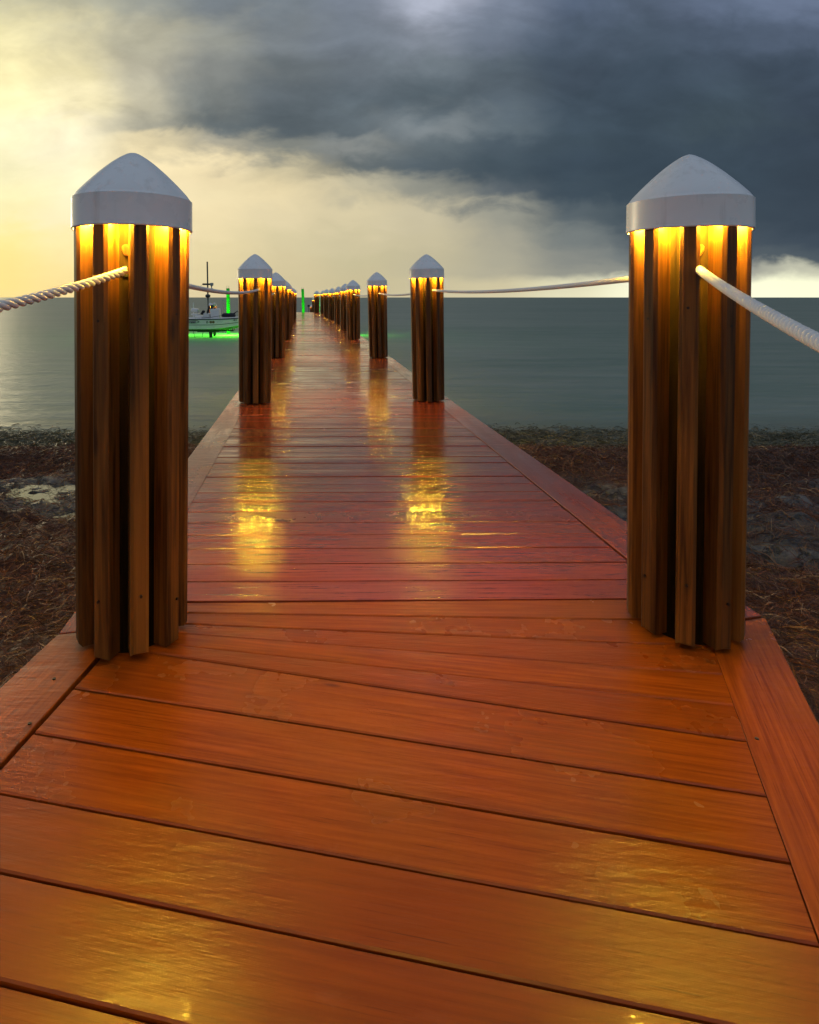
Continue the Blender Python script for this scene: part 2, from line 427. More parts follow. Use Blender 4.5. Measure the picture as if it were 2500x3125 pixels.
def ground_h(x, y):
    base = np.interp(y, [-40, 0, 2, 4, 5.2, 6.2, 7.0, 7.6, 8.4, 10, 16, 40], [-0.40, -0.42, -0.47, -0.585, -0.64, -0.665, -0.735, -0.755, -0.80, -0.98, -1.6, -2.4])
    near = np.clip((14 - y) / 3, 0, 1) * np.clip((y + 30) / 10, 0, 1)
    big = (fbm(x * 0.45, y * 0.6, 3, 40) - 0.5) * 0.10
    med = (fbm(x * 2.1, y * 2.8, 4, 5) - 0.5) * 0.085
    w = weed_mask(x, y)
    tuft = (fbm(x * 9, y * 11, 4, 60) - 0.45) * 0.055 * w
    # terraced limestone where no weed lies
    q = fbm(x * 1.1 + 3, y * 2.0, 4, 77)
    st = np.floor(q * 9) / 9 + 0.5 / 9 * sstep(0.6, 1.0, (q * 9) % 1.0)
    slab = (st - 0.5) * 0.16 * (1 - w) * sstep(2.0, 3.0, y) * (1 - sstep(6.5, 7.2, y))
    band = sstep(3.0, 3.6, y) * (1 - sstep(5.3, 5.9, y))
    slab = slab + (fbm(x * 1.7, y * 2.6, 5, 131, 0.6) - 0.5) * 0.26 * band
    fine = (fbm(x * 22, y * 26, 4, 90, 0.65) - 0.5) * 0.035
    wr = np.exp(-((y - 6.2 - 0.6 * (fbm(x * 0.7, y * 0, 3, 9) - 0.5)) / 0.34) ** 2) * 0.085
    flat = 1 - 0.65 * sstep(6.8, 7.4, y)
    return base + (big + med + tuft + slab + fine) * near * flat + wr

def axis(fine, far_neg, far_pos):
    lo, hi, st = fine
    a = list(np.arange(lo, hi + 1e-6, st))
    x, d = lo, st
    neg = []
    while x > far_neg: d *= 1.35; x -= d; neg.append(x)
    x, d = hi, st; pos = []
    while x < far_pos: d *= 1.35; x += d; pos.append(x)
    return np.array(neg[::-1] + a + pos)
gx = axis((-5.6, 8.4, 0.034), -6000, 6000)
gy = axis((1.3, 8.8, 0.030), -3000, 9000)
GX, GY = np.meshgrid(gx, gy)
GH = ground_h(GX, GY)
GW = weed_mask(GX, GY)
# the dock casts nothing into the ground: keep the strip under it a little lower
under = ((GX > -0.9) & (GX < 1.6) & (GY < 12)).astype(float)
GH = GH - 0.05 * under
def grid_mesh(name, xs, ys, H):
    ny, nx = H.shape
    co = np.stack([np.broadcast_to(xs, H.shape), np.broadcast_to(ys[:, None], H.shape), H], -1).reshape(-1, 3)
    i = np.arange(nx * ny).reshape(ny, nx)
    q = np.stack([i[:-1, :-1], i[:-1, 1:], i[1:, 1:], i[1:, :-1]], -1).reshape(-1, 4)
    me = bpy.data.meshes.new(name)
    me.vertices.add(len(co)); me.vertices.foreach_set('co', co.astype(np.float32).ravel())
    me.loops.add(q.size); me.loops.foreach_set('vertex_index', q.astype(np.int32).ravel())
    me.polygons.add(len(q)); me.polygons.foreach_set('loop_start', (np.arange(len(q)) * 4).astype(np.int32))
    me.update(calc_edges=True)
    me.polygons.foreach_set('use_smooth', np.ones(len(q), dtype=bool))
    return me
gme = grid_mesh('shore_ground', gx, gy, GH)
at = gme.attributes.new('weed', 'FLOAT', 'POINT'); at.data.foreach_set('value', GW.astype(np.float32).ravel())
def ground_material():
    k = NT('seaweed_strewn_limestone')
    pos = k.n('ShaderNodeTexCoord').outputs['Object']
    w = k.n('ShaderNodeAttribute', attribute_name='weed').outputs['Fac']
    n1 = k.noise(pos, 7, 8, 0.65); n2 = k.noise(pos, 38, 5, 0.65); n3 = k.noise(pos, 1.4, 4)
    rock = k.ramp(n1, [(0.32, (0.030, 0.027, 0.026)), (0.50, (0.13, 0.124, 0.12)), (0.70, (0.30, 0.285, 0.27))])
    rock = k.mix(k.rng(n2, 0.55, 0.7, 0, 0.6), rock, (0.04, 0.036, 0.038))
    vo = k.n('ShaderNodeTexVoronoi'); vo.feature = 'DISTANCE_TO_EDGE'; vo.inputs['Scale'].default_value = 3.2
    wp = k.n('ShaderNodeVectorMath', operation='ADD'); k.l(pos, wp.inputs[0]); nz = k.n('ShaderNodeTexNoise'); nz.inputs['Scale'].default_value = 5; nz.inputs['Detail'].default_value = 5; k.l(pos, nz.inputs[0]); sv = k.n('ShaderNodeVectorMath', operation='SCALE'); k.l(nz.outputs['Color'], sv.inputs[0]); sv.inputs['Scale'].default_value = 0.5; k.l(sv.outputs[0], wp.inputs[1]); k.l(wp.outputs[0], vo.inputs[0])
    crack = k.rng(vo.outputs[0], 0.0, 0.07, 1, 0)
    rock = k.mix(k.math('MULTIPLY', crack, 0.8), rock, (0.015, 0.012, 0.011))
    weed = k.ramp(n2, [(0.3, (0.028, 0.011, 0.007)), (0.52, (0.105, 0.036, 0.019)), (0.75, (0.20, 0.088, 0.044))])
    weed = k.mix(k.rng(n3, 0.45, 0.62, 0, 0.5), weed, (0.055, 0.042, 0.022))
    f = k.rng(k.math('ADD', w, k.math('MULTIPLY', k.math('SUBTRACT', n1, 0.5), 0.9)), 0.28, 0.5, 0, 1)
    c = k.mix(f, rock, weed)
    sy = k.n('ShaderNodeSeparateXYZ'); k.l(pos, sy.inputs[0])
    shal = k.rng(k.math('ADD', sy.outputs[1], k.math('MULTIPLY', n3, 0.8)), 6.7, 7.3, 0, 1)
    c = k.mix(shal, c, (0.10, 0.105, 0.065))
    k.l(c, k.b.inputs['Base Color'])
    k.l(k.rng(n1, 0.3, 0.7, 0.35, 0.75), k.b.inputs['Roughness'])
    k.l(k.bump(k.math('SUBTRACT', k.math('ADD', n2, k.math('ADD', n1, k.math('MULTIPLY', k.noise(pos, 130, 3), 0.4))), crack), 0.9, 0.05), k.b.inputs['Normal'])
    return k.m
tag(obj_from_mesh('shore_ground', gme, ground_material()), kind='structure')

def h_at(x, y):
    ix = np.clip(np.searchsorted(gx, x) - 1, 0, len(gx) - 2); iy = np.clip(np.searchsorted(gy, y) - 1, 0, len(gy) - 2)
    fx = np.clip((x - gx[ix]) / (gx[ix + 1] - gx[ix]), 0, 1); fy = np.clip((y - gy[iy]) / (gy[iy + 1] - gy[iy]), 0, 1)
    return (GH[iy, ix] * (1 - fx) + GH[iy, ix + 1] * fx) * (1 - fy) + (GH[iy + 1, ix] * (1 - fx) + GH[iy + 1, ix + 1] * fx) * fy

# tide puddles: still water lying in the low places between the rocks
def water_puddle():
    xs = np.arange(-4.6, -0.95, 0.15); ys = np.arange(3.7, 5.5, 0.15)
    me = grid_mesh('tide_puddle', xs, ys, np.full((len(ys), len(xs)), PUDDLE_Z) - 0.03 * (ys[:, None] - 4.6) * 0)
    k = NT('still_puddle_water')
    k.b.inputs['Base Color'].default_value = (0.03, 0.028, 0.022, 1)
    k.b.inputs['Roughness'].default_value = 0.04
    k.b.inputs['IOR'].default_value = 1.6
    pos = k.n('ShaderNodeTexCoord').outputs['Object']
    k.l(k.bump(k.noise(pos, 14, 2), 0.04, 0.01), k.b.inputs['Normal'])
    tag(obj_from_mesh('tide_puddle', me, k.m), kind='structure')
PUDDLE_Z = -0.652
water_puddle()

# ------------------------------------------------------------------ sea
def sea():
    xs = axis((-30, 30, 3.0), -9000, 9000); ys = axis((4.5, 60, 3.0), 4.4, 12000)
    ys = ys[ys >= 4.5]
    me = grid_mesh('sea_water', xs, ys, np.full((len(ys), len(xs)), WATER_Z))
    k = NT('silky_grey_green_sea')
    k.t.nodes.remove(k.b)
    pos = k.n('ShaderNodeTexCoord').outputs['Object']
    big = k.noise(pos, 1.0, 4, 0.6, (0.035, 0.16, 1))
    mid = k.noise(pos, 1.0, 5, 0.62, (0.30, 1.5, 1))
    sm = k.noise(pos, 1.0, 4, 0.6, (1.6, 6.5, 1))
    c = k.mix(k.rng(big, 0.35, 0.65, 0, 1), SEA_A, SEA_B)
    c = k.mix(k.rng(mid, 0.42, 0.68, 0, 0.45), c, SEA_C)
    c = k.mix(k.rng(sm, 0.40, 0.66, 0, 0.30), c, (0.30, 0.31, 0.27))
    sy = k.n('ShaderNodeSeparateXYZ'); k.l(pos, sy.inputs[0])
    shal = k.rng(k.math('ADD', sy.outputs[1], k.math('MULTIPLY', k.noise(pos, 1.0, 4, 0.6, (0.5, 1.6, 1)), 2.6)), 8.6, 10.8, 0.85, 0)
    c = k.mix(shal, c, (0.13, 0.125, 0.075))
    bn = k.bump(k.math('ADD', k.math('MULTIPLY', mid, 1.0), k.math('MULTIPLY', sm, 0.45)), 0.75, 0.16)
    df = k.n('ShaderNodeBsdfDiffuse'); k.l(c, df.inputs[0]); k.l(bn, df.inputs['Normal'])
    gl = k.n('ShaderNodeBsdfGlossy'); gl.inputs['Roughness'].default_value = 0.33; gl.inputs[0].default_value = (0.92, 0.95, 0.95, 1); k.l(bn, gl.inputs['Normal'])
    tr = k.n('ShaderNodeBsdfTranslucent'); tr.inputs[0].default_value = (0.7, 0.9, 0.7, 1)
    m1 = k.n('ShaderNodeMixShader'); m1.inputs[0].default_value = 0.12; k.l(df.outputs[0], m1.inputs[1]); k.l(tr.outputs[0], m1.inputs[2])
    m2 = k.n('ShaderNodeMixShader'); m2.inputs[0].default_value = 0.20
    k.l(m1.outputs[0], m2.inputs[1]); k.l(gl.outputs[0], m2.inputs[2])
    k.l(m2.outputs[0], k.out.inputs[0])
    tag(obj_from_mesh('sea_water', me, k.m), kind='structure')
SEA_A = (0.115, 0.180, 0.135); SEA_B = (0.195, 0.245, 0.19); SEA_C = (0.32, 0.33, 0.28)
sea()

# ------------------------------------------------------------------ seaweed strands lying on the shore
def scatter(n, x0, x1, y0, y1, P, mask):
    x = rng.uniform(x0, x1, n * 4); y = y0 + (y1 - y0) * rng.uniform(0, 1, n * 4) ** 1.15
    ok = (rng.uniform(0, 1, n * 4) < mask(x, y)) & ~((x > -0.86) & (x < 1.50) & (y > 1.9))     # nothing on the dock's footprint
    P.append(np.stack([x[ok][:n], y[ok][:n]], 1))
def strands(name, label, P, stops, lmean, lift_s, rise, wmin, wmax):
    P = np.concatenate(P); n = len(P)
    ang = rng.normal(0.25, 0.9, n) + np.where(rng.uniform(0, 1, n) < 0.2, rng.uniform(0, 6.28, n), 0)
    ln = rng.gamma(3.0, lmean, n) + 0.03
    cur = rng.normal(0, 1.6, n)
    K = 6
    pts = np.zeros((n, K, 3)); xy = P.copy(); a = ang.copy()
    lift = np.abs(rng.normal(0, lift_s, n)); hump = np.abs(rng.normal(0, 0.018, n)); up_ = np.abs(rng.normal(0, 1, n)) * rise
    for j in range(K):
        t = j / (K - 1)
        pts[:, j, 0] = xy[:, 0]; pts[:, j, 1] = xy[:, 1]
        pts[:, j, 2] = h_at(xy[:, 0], xy[:, 1]) + 0.003 + lift * (0.3 + t) + hump * math.sin(t * math.pi) + up_ * t
        a = a + (cur + rng.normal(0, 0.9, n)) / K
        xy = xy + (ln / (K - 1))[:, None] * np.stack([np.cos(a), np.sin(a)], 1)
    bad = ((pts[:, :, 0] > -0.86) & (pts[:, :, 0] < 1.5) & (pts[:, :, 1] > 1.95) & (pts[:, :, 2] > -0.3)).any(1)
    pts = pts[~bad]; n = len(pts)
    d = np.gradient(pts, axis=1); d /= np.linalg.norm(d, axis=2, keepdims=True) + 1e-9
    tilt = rng.uniform(0, math.pi, n)
    up = np.stack([np.zeros(n), np.zeros(n), np.ones(n)], 1)[:, None, :]
    side = np.cross(d, up); side /= np.linalg.norm(side, axis=2, keepdims=True) + 1e-9
    nrm = np.cross(side, d)
    wv = side * np.cos(tilt)[:, None, None] + nrm * np.sin(tilt)[:, None, None]
    wd = (rng.uniform(wmin, wmax, n) * (0.7 + 0.13 * pts[:, 0, 1]))[:, None, None] * np.array([0.7, 1, 1, 1, 0.9, 0.4])[None, :, None]
    A = pts - wv * wd; B = pts + wv * wd
    co = np.stack([A, B], 2).reshape(-1, 3)
    base = (np.arange(n) * K * 2)[:, None] + (np.arange(K - 1) * 2)[None, :]
    q = np.stack([base, base + 1, base + 3, base + 2], -1).reshape(-1, 4)
    me = bpy.data.meshes.new(name)
    me.vertices.add(len(co)); me.vertices.foreach_set('co', co.astype(np.float32).ravel())
    me.loops.add(q.size); me.loops.foreach_set('vertex_index', q.astype(np.int32).ravel())
    me.polygons.add(len(q)); me.polygons.foreach_set('loop_start', (np.arange(len(q)) * 4).astype(np.int32))
    me.update(calc_edges=True)
    tone = np.repeat(rng.uniform(0, 1, n) ** 1.5, K * 2)
    at = me.attributes.new('tone', 'FLOAT', 'POINT'); at.data.foreach_set('value', tone.astype(np.float32))
    k = NT(name + '_blades')
    tn = k.n('ShaderNodeAttribute', attribute_name='tone').outputs['Fac']
    k.l(k.ramp(tn, stops), k.b.inputs['Base Color'])
    k.b.inputs['Roughness'].default_value = 0.42
    k.b.inputs['Specular IOR Level'].default_value = 0.4
    tag(obj_from_mesh(name, me, k.m), label, 'seaweed', kind='stuff')
wm = lambda x, y: weed_mask(x, y) * (0.35 + 0.9 * fbm(x * 2.2, y * 2.2, 3, 33)) * (1 - sstep(6.5, 6.9, y))
P = []; scatter(44000, -5.4, -0.80, 1.4, 6.9, P, wm); scatter(56000, 1.30, 8.2, 1.3, 6.9, P, wm)
strands('seaweed', 'tangled dark red brown dried seaweed strewn over the shore rocks', P,
        [(0.0, (0.042, 0.015, 0.010)), (0.45, (0.15, 0.050, 0.024)), (0.8, (0.22, 0.092, 0.040)), (0.95, (0.32, 0.20, 0.115)), (1.0, (0.45, 0.34, 0.23))], 0.030, 0.007, 0.0, 0.0007, 0.0018)
gm = lambda x, y: sstep(6.3, 6.9, y) * (1 - sstep(7.6, 8.9, y + 1.6 * (fbm(x * 0.5, y * 0.3, 3, 15) - 0.5))) * (0.25 + fbm(x * 0.9, y * 2.0, 3, 19))
P = []; scatter(15000, -8.5, -0.80, 6.2, 9.0, P, gm); scatter(20000, 1.30, 13.0, 6.2, 9.0, P, gm)
strands('sea_grass', 'soft olive green sea grass at the waterline on both sides of the dock', P,
        [(0.0, (0.075, 0.078, 0.045)), (0.5, (0.13, 0.125, 0.075)), (0.85, (0.17, 0.13, 0.085)), (1.0, (0.22, 0.19, 0.13))], 0.040, 0.008, 0.014, 0.0012, 0.0026)

# ------------------------------------------------------------------ the dock
AX = -0.011          # the walkway drifts this much left per metre
def lat(s, t): return (s + AX * t, t - AX * s * 0 + 0.011 * s)
dock = thing('wooden_dock', 'long wet red stained boardwalk dock running from the foreground out over the sea', 'dock', (0, 0, 0))

class Boards:
    """quads of decking with eased edges, UV along each board"""
    def __init__(self): self.bm = bmesh.new(); self.uv = self.bm.loops.layers.uv.new('UVMap'); self.tone = self.bm.verts.layers.float.new('tone')
    def add(self, quad, th=0.036, ease=0.0022, z=0.0, gap=0.0045, gap_end=0.002):
        # quad: near-left, near-right, far-right, far-left (plan points)
        p = [Vector((x, y)) for x, y in quad]
        def inset(p, e, l):
            # shift long edges by e, short edges by l
            nl, nr, fr, fl = p
            def mv(a, b, c): return a + (b - a).normalized() * c
            nl2, fl2 = mv(nl, fl, e), mv(fl, nl, e)
            nr2, fr2 = mv(nr, fr, e), mv(fr, nr, e)
            return [mv(nl2, nr2, l), mv(nr2, nl2, l), mv(fr2, fl2, l), mv(fl2, fr2, l)]
        outer = inset(p, gap * 0.5, gap_end * 0.5)
        top = inset(outer, ease, ease * 0.6)
        dz = random.uniform(-0.0012, 0.0012)
        tl = [random.uniform(-0.0011, 0.0011) for _ in range(4)]
        tn = random.random()
        def V(pts, zz, tl=None):
            out = []
            for i, q in enumerate(pts):
                v = self.bm.verts.new((q.x, q.y, zz + dz + (tl[i] if tl else 0))); v[self.tone] = tn; out.append(v)
            return out
        tv = V(top, z, tl); ov = V(outer, z - ease, tl); bv = V(outer, z - th)
        u = (p[1] - p[0]).normalized(); w = Vector((-u.y, u.x)); o = Vector((random.uniform(-30, 30), random.uniform(-30, 30)))
        # the top is slightly cupped or crowned across the board, so wet reflections break from board to board
        NSEG = 5; crown = random.uniform(-0.0011, 0.0013)
        left = [tv[0]]; right = [tv[1]]
        for i in range(1, NSEG):
            f = i / NSEG; zc = crown * 4 * f * (1 - f)
            for lst, p0, p1 in ((left, tv[0], tv[3]), (right, tv[1], tv[2])):
                v = self.bm.verts.new(p0.co.lerp(p1.co, f) + Vector((0, 0, zc))); v[self.tone] = tn; lst.append(v)
        left.append(tv[3]); right.append(tv[2])
        fs = []
        for i in range(NSEG):
            f = self.bm.faces.new((left[i], right[i], right[i + 1], left[i + 1])); f.smooth = True; fs.append(f)
        top_faces = list(fs)
        for A_, B_, (o0, o1) in ((left, None, (ov[3], ov[0])), (right, None, (ov[1], ov[2]))):
            ring = A_ if A_ is right else A_[::-1]
            fs.append(self.bm.faces.new([o0, o1] + ring[::-1]))
        fs.append(self.bm.faces.new((ov[0], ov[1], tv[1], tv[0])))
        fs.append(self.bm.faces.new((ov[2], ov[3], tv[3], tv[2])))
        for i in range(4):
            j = (i + 1) % 4
            fs.append(self.bm.faces.new((bv[i], bv[j], ov[j], ov[i])))
        fs.append(self.bm.faces.new(bv[::-1]))
        for f in top_faces:
            for e in f.edges:
                if any(g not in top_faces for g in e.link_faces): e.smooth = False
        for f in fs:
            for lp in f.loops:
                q = Vector((lp.vert.co.x, lp.vert.co.y)) - p[0]
                lp[self.uv].uv = (q.dot(u) + o.x, q.dot(w) + o.y)
    def done(self, name, parent, m): return obj(name, self.bm, m, parent)

# side lines of the walkway in (s): t -> inner right edge
R_T = [2.0, 24.0, 27.4, 31.1, 36.3, 39.0, 41.5]
R_IN = [1.272, 1.245, 1.14, 0.99, 0.93, 0.70, 0.66]
def rin(t): return float(np.interp(t, R_T, R_IN))
def lin(t): return float(np.interp(t, [2, 41.5], [-0.592, -0.645]))
TRIM = 0.19
END_T = 41.4
b = Boards()
t = 2.043
pitch = 0.141
while t + pitch < END_T:
    t1 = t + pitch
    b.add([lat(lin(t), t), lat(rin(t), t), lat(rin(t1), t1), lat(lin(t1), t1)], ease=0.0009, gap=0.0075)
    t = t1
b.done('decking', dock, M_deck)
# edge boards along both sides, cut at each piling bay
cuts = [2.0, 6.02, 10.3, 14.65, 18.7, 23.2, 27.4, 31.1, 36.3, END_T]
for i in range(len(cuts) - 1):
    a, c = cuts[i], cuts[i + 1]
    for side in (-1, 1):
        tb = Boards()
        if side < 0:
            q = [lat(lin(a) - TRIM, a), lat(lin(c) - TRIM, c), lat(lin(c), c), lat(lin(a), a)]
        else:
            q = [lat(rin(a), a), lat(rin(c), c), lat(rin(c) + TRIM, c), lat(rin(a) + TRIM, a)]
            q = [q[3], q[2], q[1], q[0]]
        if side < 0 and i == 0:
            q[0] = (-0.800, 1.842); q[3] = (-0.612, 1.89)
        if side > 0 and i == 0:
            q[0] = (1.474, 1.945); q[3] = (1.263, 1.90)
        if side > 0: q = [q[3], q[2], q[1], q[0]]; q = [q[0], q[1], q[2], q[3]]
        if side < 0: q = [q[3], q[2], q[1], q[0]]; q = [q[3], q[2], q[1], q[0]]
        tb.add(q, th=0.040, z=0.002, gap=0.003)
        tb.done('edge_board', dock, M_deck)

# landing in the foreground: boards fan round the bend, then run square to the landing
lines = [(2.029, 2.057), (1.970, 1.920), (1.915, 1.779), (1.868, 1.636), (1.816, 1.499), (1.771, 1.356), (1.576, 1.190), (1.408, 1.031), (1.238, 0.880), (1.0837, 0.733)]
while lines[-1][0] > -2.6:
    lines.append((lines[-1][0] - 0.156, lines[-1][1] - 0.151))
def line_pt(l, x): return l[0] + (l[1] - l[0]) * (x + 0.6) / 1.8
LI0, LI1 = Vector((-0.622, 1.72)), Vector((-0.73, 1.15)); LI_slope = (LI1.x - LI0.x) / (LI1.y - LI0.y)
RI0, RI1 = Vector((1.1986, 1.771)), Vector((0.824, 0.963)); RI_slope = (RI1.x - RI0.x) / (RI1.y - RI0.y)
def li(y): return -0.605 if y > 1.79 else LI0.x + LI_slope * (y - LI0.y)
def ri(y):
    if y > 1.86: return 1.245
    if y > 0.70: return RI0.x + RI_slope * (y - RI0.y)
    return RI0.x + RI_slope * (0.70 - RI0.y) + 0.21 * (y - 0.70)
def hit(l, edge):
    x = -0.6 if edge is li else 1.0
    for _ in range(40): x = edge(line_pt(l, x))
    return (x, line_pt(l, x))
b = Boards()
for l1, l0 in zip(lines[:-1], lines[1:]):
    b.add([hit(l0, li), hit(l0, ri), hit(l1, ri), hit(l1, li)], gap=0.0055 if l0[0] < 1.75 else 0.0035, ease=0.003)
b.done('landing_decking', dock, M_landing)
def strip(pts_in, pts_out, flip):
    for i in range(len(pts_in) - 1):
        tb = Boards()
        q = [pts_in[i], pts_in[i + 1], pts_out[i + 1], pts_out[i]]
        if flip: q = [pts_out[i], pts_out[i + 1], pts_in[i + 1], pts_in[i]]
        tb.add(q, th=0.040, z=0.002, gap=0.003)
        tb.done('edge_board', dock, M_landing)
yl = [1.87, -0.6, -2.55]
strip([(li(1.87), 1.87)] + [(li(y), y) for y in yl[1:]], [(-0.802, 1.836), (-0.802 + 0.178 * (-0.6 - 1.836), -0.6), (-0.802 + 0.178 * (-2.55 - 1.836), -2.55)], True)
def ro(y):
    if y > 0.75: return 1.479 + 0.4917 * (y - 1.934)
    return 1.479 + 0.4917 * (0.75 - 1.934) + 0.21 * (y - 0.75)
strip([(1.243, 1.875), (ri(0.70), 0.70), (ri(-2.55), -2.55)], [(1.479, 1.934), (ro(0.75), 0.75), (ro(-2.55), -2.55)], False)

# framing under the boards: side fascias and joists
def prism(bm, pts, z0, z1, w):
    for i in range(len(pts) - 1):
        a, c = Vector(pts[i]), Vector(pts[i + 1]); d = (c - a); L = d.length
        add_box(bm, ((a.x + c.x) / 2, (a.y + c.y) / 2, (z0 + z1) / 2), (L, w, z1 - z0), Matrix.Rotation(math.atan2(d.y, d.x), 3, 'Z'))
for side in (-1, 1):
    bm = bmesh.new()
    if side < 0: pts = [lat(lin(tt) - TRIM + 0.035, tt) for tt in cuts]
    else: pts = [lat(rin(tt) + TRIM - 0.035, tt) for tt in cuts]
    prism(bm, pts, -0.27, -0.045, 0.04)
    if side < 0: prism(bm, [(-0.78, 1.80), (-1.53, -2.5)], -0.27, -0.045, 0.04)
    else: prism(bm, [(1.42, 1.90), (ro(0.75) - 0.045, 0.75), (ro(-2.5) - 0.035, -2.5)], -0.27, -0.045, 0.04)
    obj('side_beam', bm, M_beam, dock)
for s in (-0.40, 0.10, 0.62):
    bm = bmesh.new(); prism(bm, [lat(s, 2.0), lat(s, END_T - 0.1)], -0.24, -0.041, 0.05)
    prism(bm, [(s * 0.9, 1.95), (s * 0.5 - 0.35, -2.5)], -0.24, -0.041, 0.05)
    obj('joist', bm, M_beam, dock)
bm = bmesh.new(); prism(bm, [lat(lin(END_T) - TRIM + 0.01, END_T + 0.03), lat(rin(END_T) + TRIM - 0.01, END_T + 0.03)], -0.30, -0.003, 0.04)
obj('end_beam', bm, M_beam, dock)

# deck screws on the foreground edge boards
M_screw = simple('dark_screw_head', (0.05, 0.03, 0.02), 0.4, 0.6)
for (x, y) in [(-0.715, 1.62), (-0.70, 1.45), (1.03, 1.06), (1.16, 1.33), (0.90, 0.78), (1.05, 1.40)]:
    bm = bmesh.new(); bmesh.ops.create_cone(bm, cap_ends=True, segments=10, radius1=0.0045, radius2=0.0045, depth=0.003, matrix=Matrix.Translation((x, y, 0.0025)))
    obj('screw_head', bm, M_screw, dock)

# ------------------------------------------------------------------ lit pilings
NB = 9
def batten_mesh(h, r_in, r_out, w):
    bm = bmesh.new()
    c = 0.009
    prof = [(r_in, -w / 2), (r_out - c, -w / 2), (r_out, -w / 2 + c), (r_out, w / 2 - c), (r_out - c, w / 2), (r_in, w / 2)]
    lo = [bm.verts.new((x * 0.965, y, 0.012 if x < r_out else 0.020)) for x, y in prof]
    lo2 = [bm.verts.new((x * 0.97, y, 0.022)) for x, y in prof]
    hi = [bm.verts.new((x * 1.01, y, h)) for x, y in prof]
    n = len(prof)
    for A, B in ((lo, lo2), (lo2, hi)):
        for i in range(n):
            bm.faces.new((A[i], A[(i + 1) % n], B[(i + 1) % n], B[i]))
    bm.faces.new(lo[::-1]); bm.faces.new(hi)
    me = bpy.data.meshes.new('batten'); bm.normal_update(); bm.to_mesh(me); bm.free(); me.materials.append(M_batten)
    return me
def core_mesh(h, r, depth):
    bm = bmesh.new()
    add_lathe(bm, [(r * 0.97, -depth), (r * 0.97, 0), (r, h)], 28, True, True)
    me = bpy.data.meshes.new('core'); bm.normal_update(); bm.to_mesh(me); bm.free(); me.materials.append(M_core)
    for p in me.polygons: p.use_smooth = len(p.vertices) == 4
    return me
CAP_PROF = [(0.0, 1.0), (0.05, 0.975), (0.12, 0.932), (0.2, 0.87), (0.31, 0.783), (0.44, 0.672), (0.54, 0.585), (0.64, 0.49), (0.74, 0.392), (0.82, 0.303), (0.88, 0.23), (0.93, 0.16), (0.965, 0.107), (0.987, 0.058), (0.998, 0.02)]
def cap_mesh(h, r, hs, hc):
    bm = bmesh.new()
    pr = [(r * 0.935, h + hs * 0.95), (r * 0.965, h + 0.004), (r * 0.975, h), (r * 1.0, h), (r * 1.012, h + 0.003), (r * 1.008, h + 0.010), (r * 1.004, h + hs * 0.9), (r * 1.006, h + hs * 0.985), (r * 0.992, h + hs)]
    pr += [(r * 0.985 * q, h + hs + hc * f) for f, q in CAP_PROF[1:]]
    add_lathe(bm, pr, 56, cap_top=True, wob=0.0012)
    me = bpy.data.meshes.new('cap'); bm.normal_update(); bm.to_mesh(me); bm.free(); me.materials.append(M_cap)
    for p in me.polygons: p.use_smooth = True
    me.set_sharp_from_angle(angle=R(38))
    return me
def lamp_mesh(h, r0, r1):
    bm = bmesh.new()
    add_lathe(bm, [(r0, h), (r1, h), (r1, h + 0.012), (r0, h + 0.012)], 44)
    me = bpy.data.meshes.new('light_ring'); bm.normal_update(); bm.to_mesh(me); bm.free(); me.materials.append(M_lamp)
    return me
def piling(x, y, r, h, phase, label, group, depth=1.0, hs=0.095, hc=0.152, lean=(0, 0), deck_z=0.0, name='dock_piling'):
    root = thing(name, label, 'piling', (x, y, deck_z), 0, group)
    root.rotation_euler = (lean[1], lean[0], 0)
    key = (round(r, 4), round(h, 4), round(depth, 2), hs, hc)
    if key not in PM:
        PM[key] = (core_mesh(h + hs * 0.8, r * 0.67, depth), batten_mesh(h + 0.02, r * 0.62, r, r * 0.305), cap_mesh(0.0, r * 1.055, hs, hc), lamp_mesh(0.008, r * 0.80, r * 0.975))
    cm, bmh, kp, lm = PM[key]
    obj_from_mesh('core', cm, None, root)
    for k in range(NB):
        o = obj_from_mesh('batten', bmh, None, root); o.rotation_euler = (0, 0, phase + 2 * math.pi * k / NB)
        o.location.z = random.uniform(-0.007, 0.004)
    if name == 'dock_piling' and y < 3 and y > 0:
        for k in (0, 1, 8):
            for zz in (0.16, 0.98):
                th = phase + 2 * math.pi * k / NB; d = Vector((math.cos(th), math.sin(th), 0)); u = Vector((-math.sin(th), math.cos(th), 0))
                p0 = u * random.uniform(-0.006, 0.006) + Vector((0, 0, zz + random.uniform(-0.04, 0.04)))
                bm = bmesh.new(); add_tube(bm, [p0 + d * (r * 0.98), p0 + d * (r * 1.009)], 0.0042, 10); obj('screw_head', bm, M_screw, root)
    c = obj_from_mesh('cap', kp, None, root); c.rotation_euler = (R(random.uniform(-0.5, 0.5)), R(random.uniform(-0.7, 0.7)), random.uniform(0, 6)); c.location = (0, 0, h)
    obj_from_mesh('light_ring', lm, None, c)
    return root
PM = {}
def cam_ang(x, y): return math.atan2(-y, -x)
G_P = 'lit white capped pilings along the dock'
def seen_phase(x, y, a): return cam_ang(x, y) + R(a)

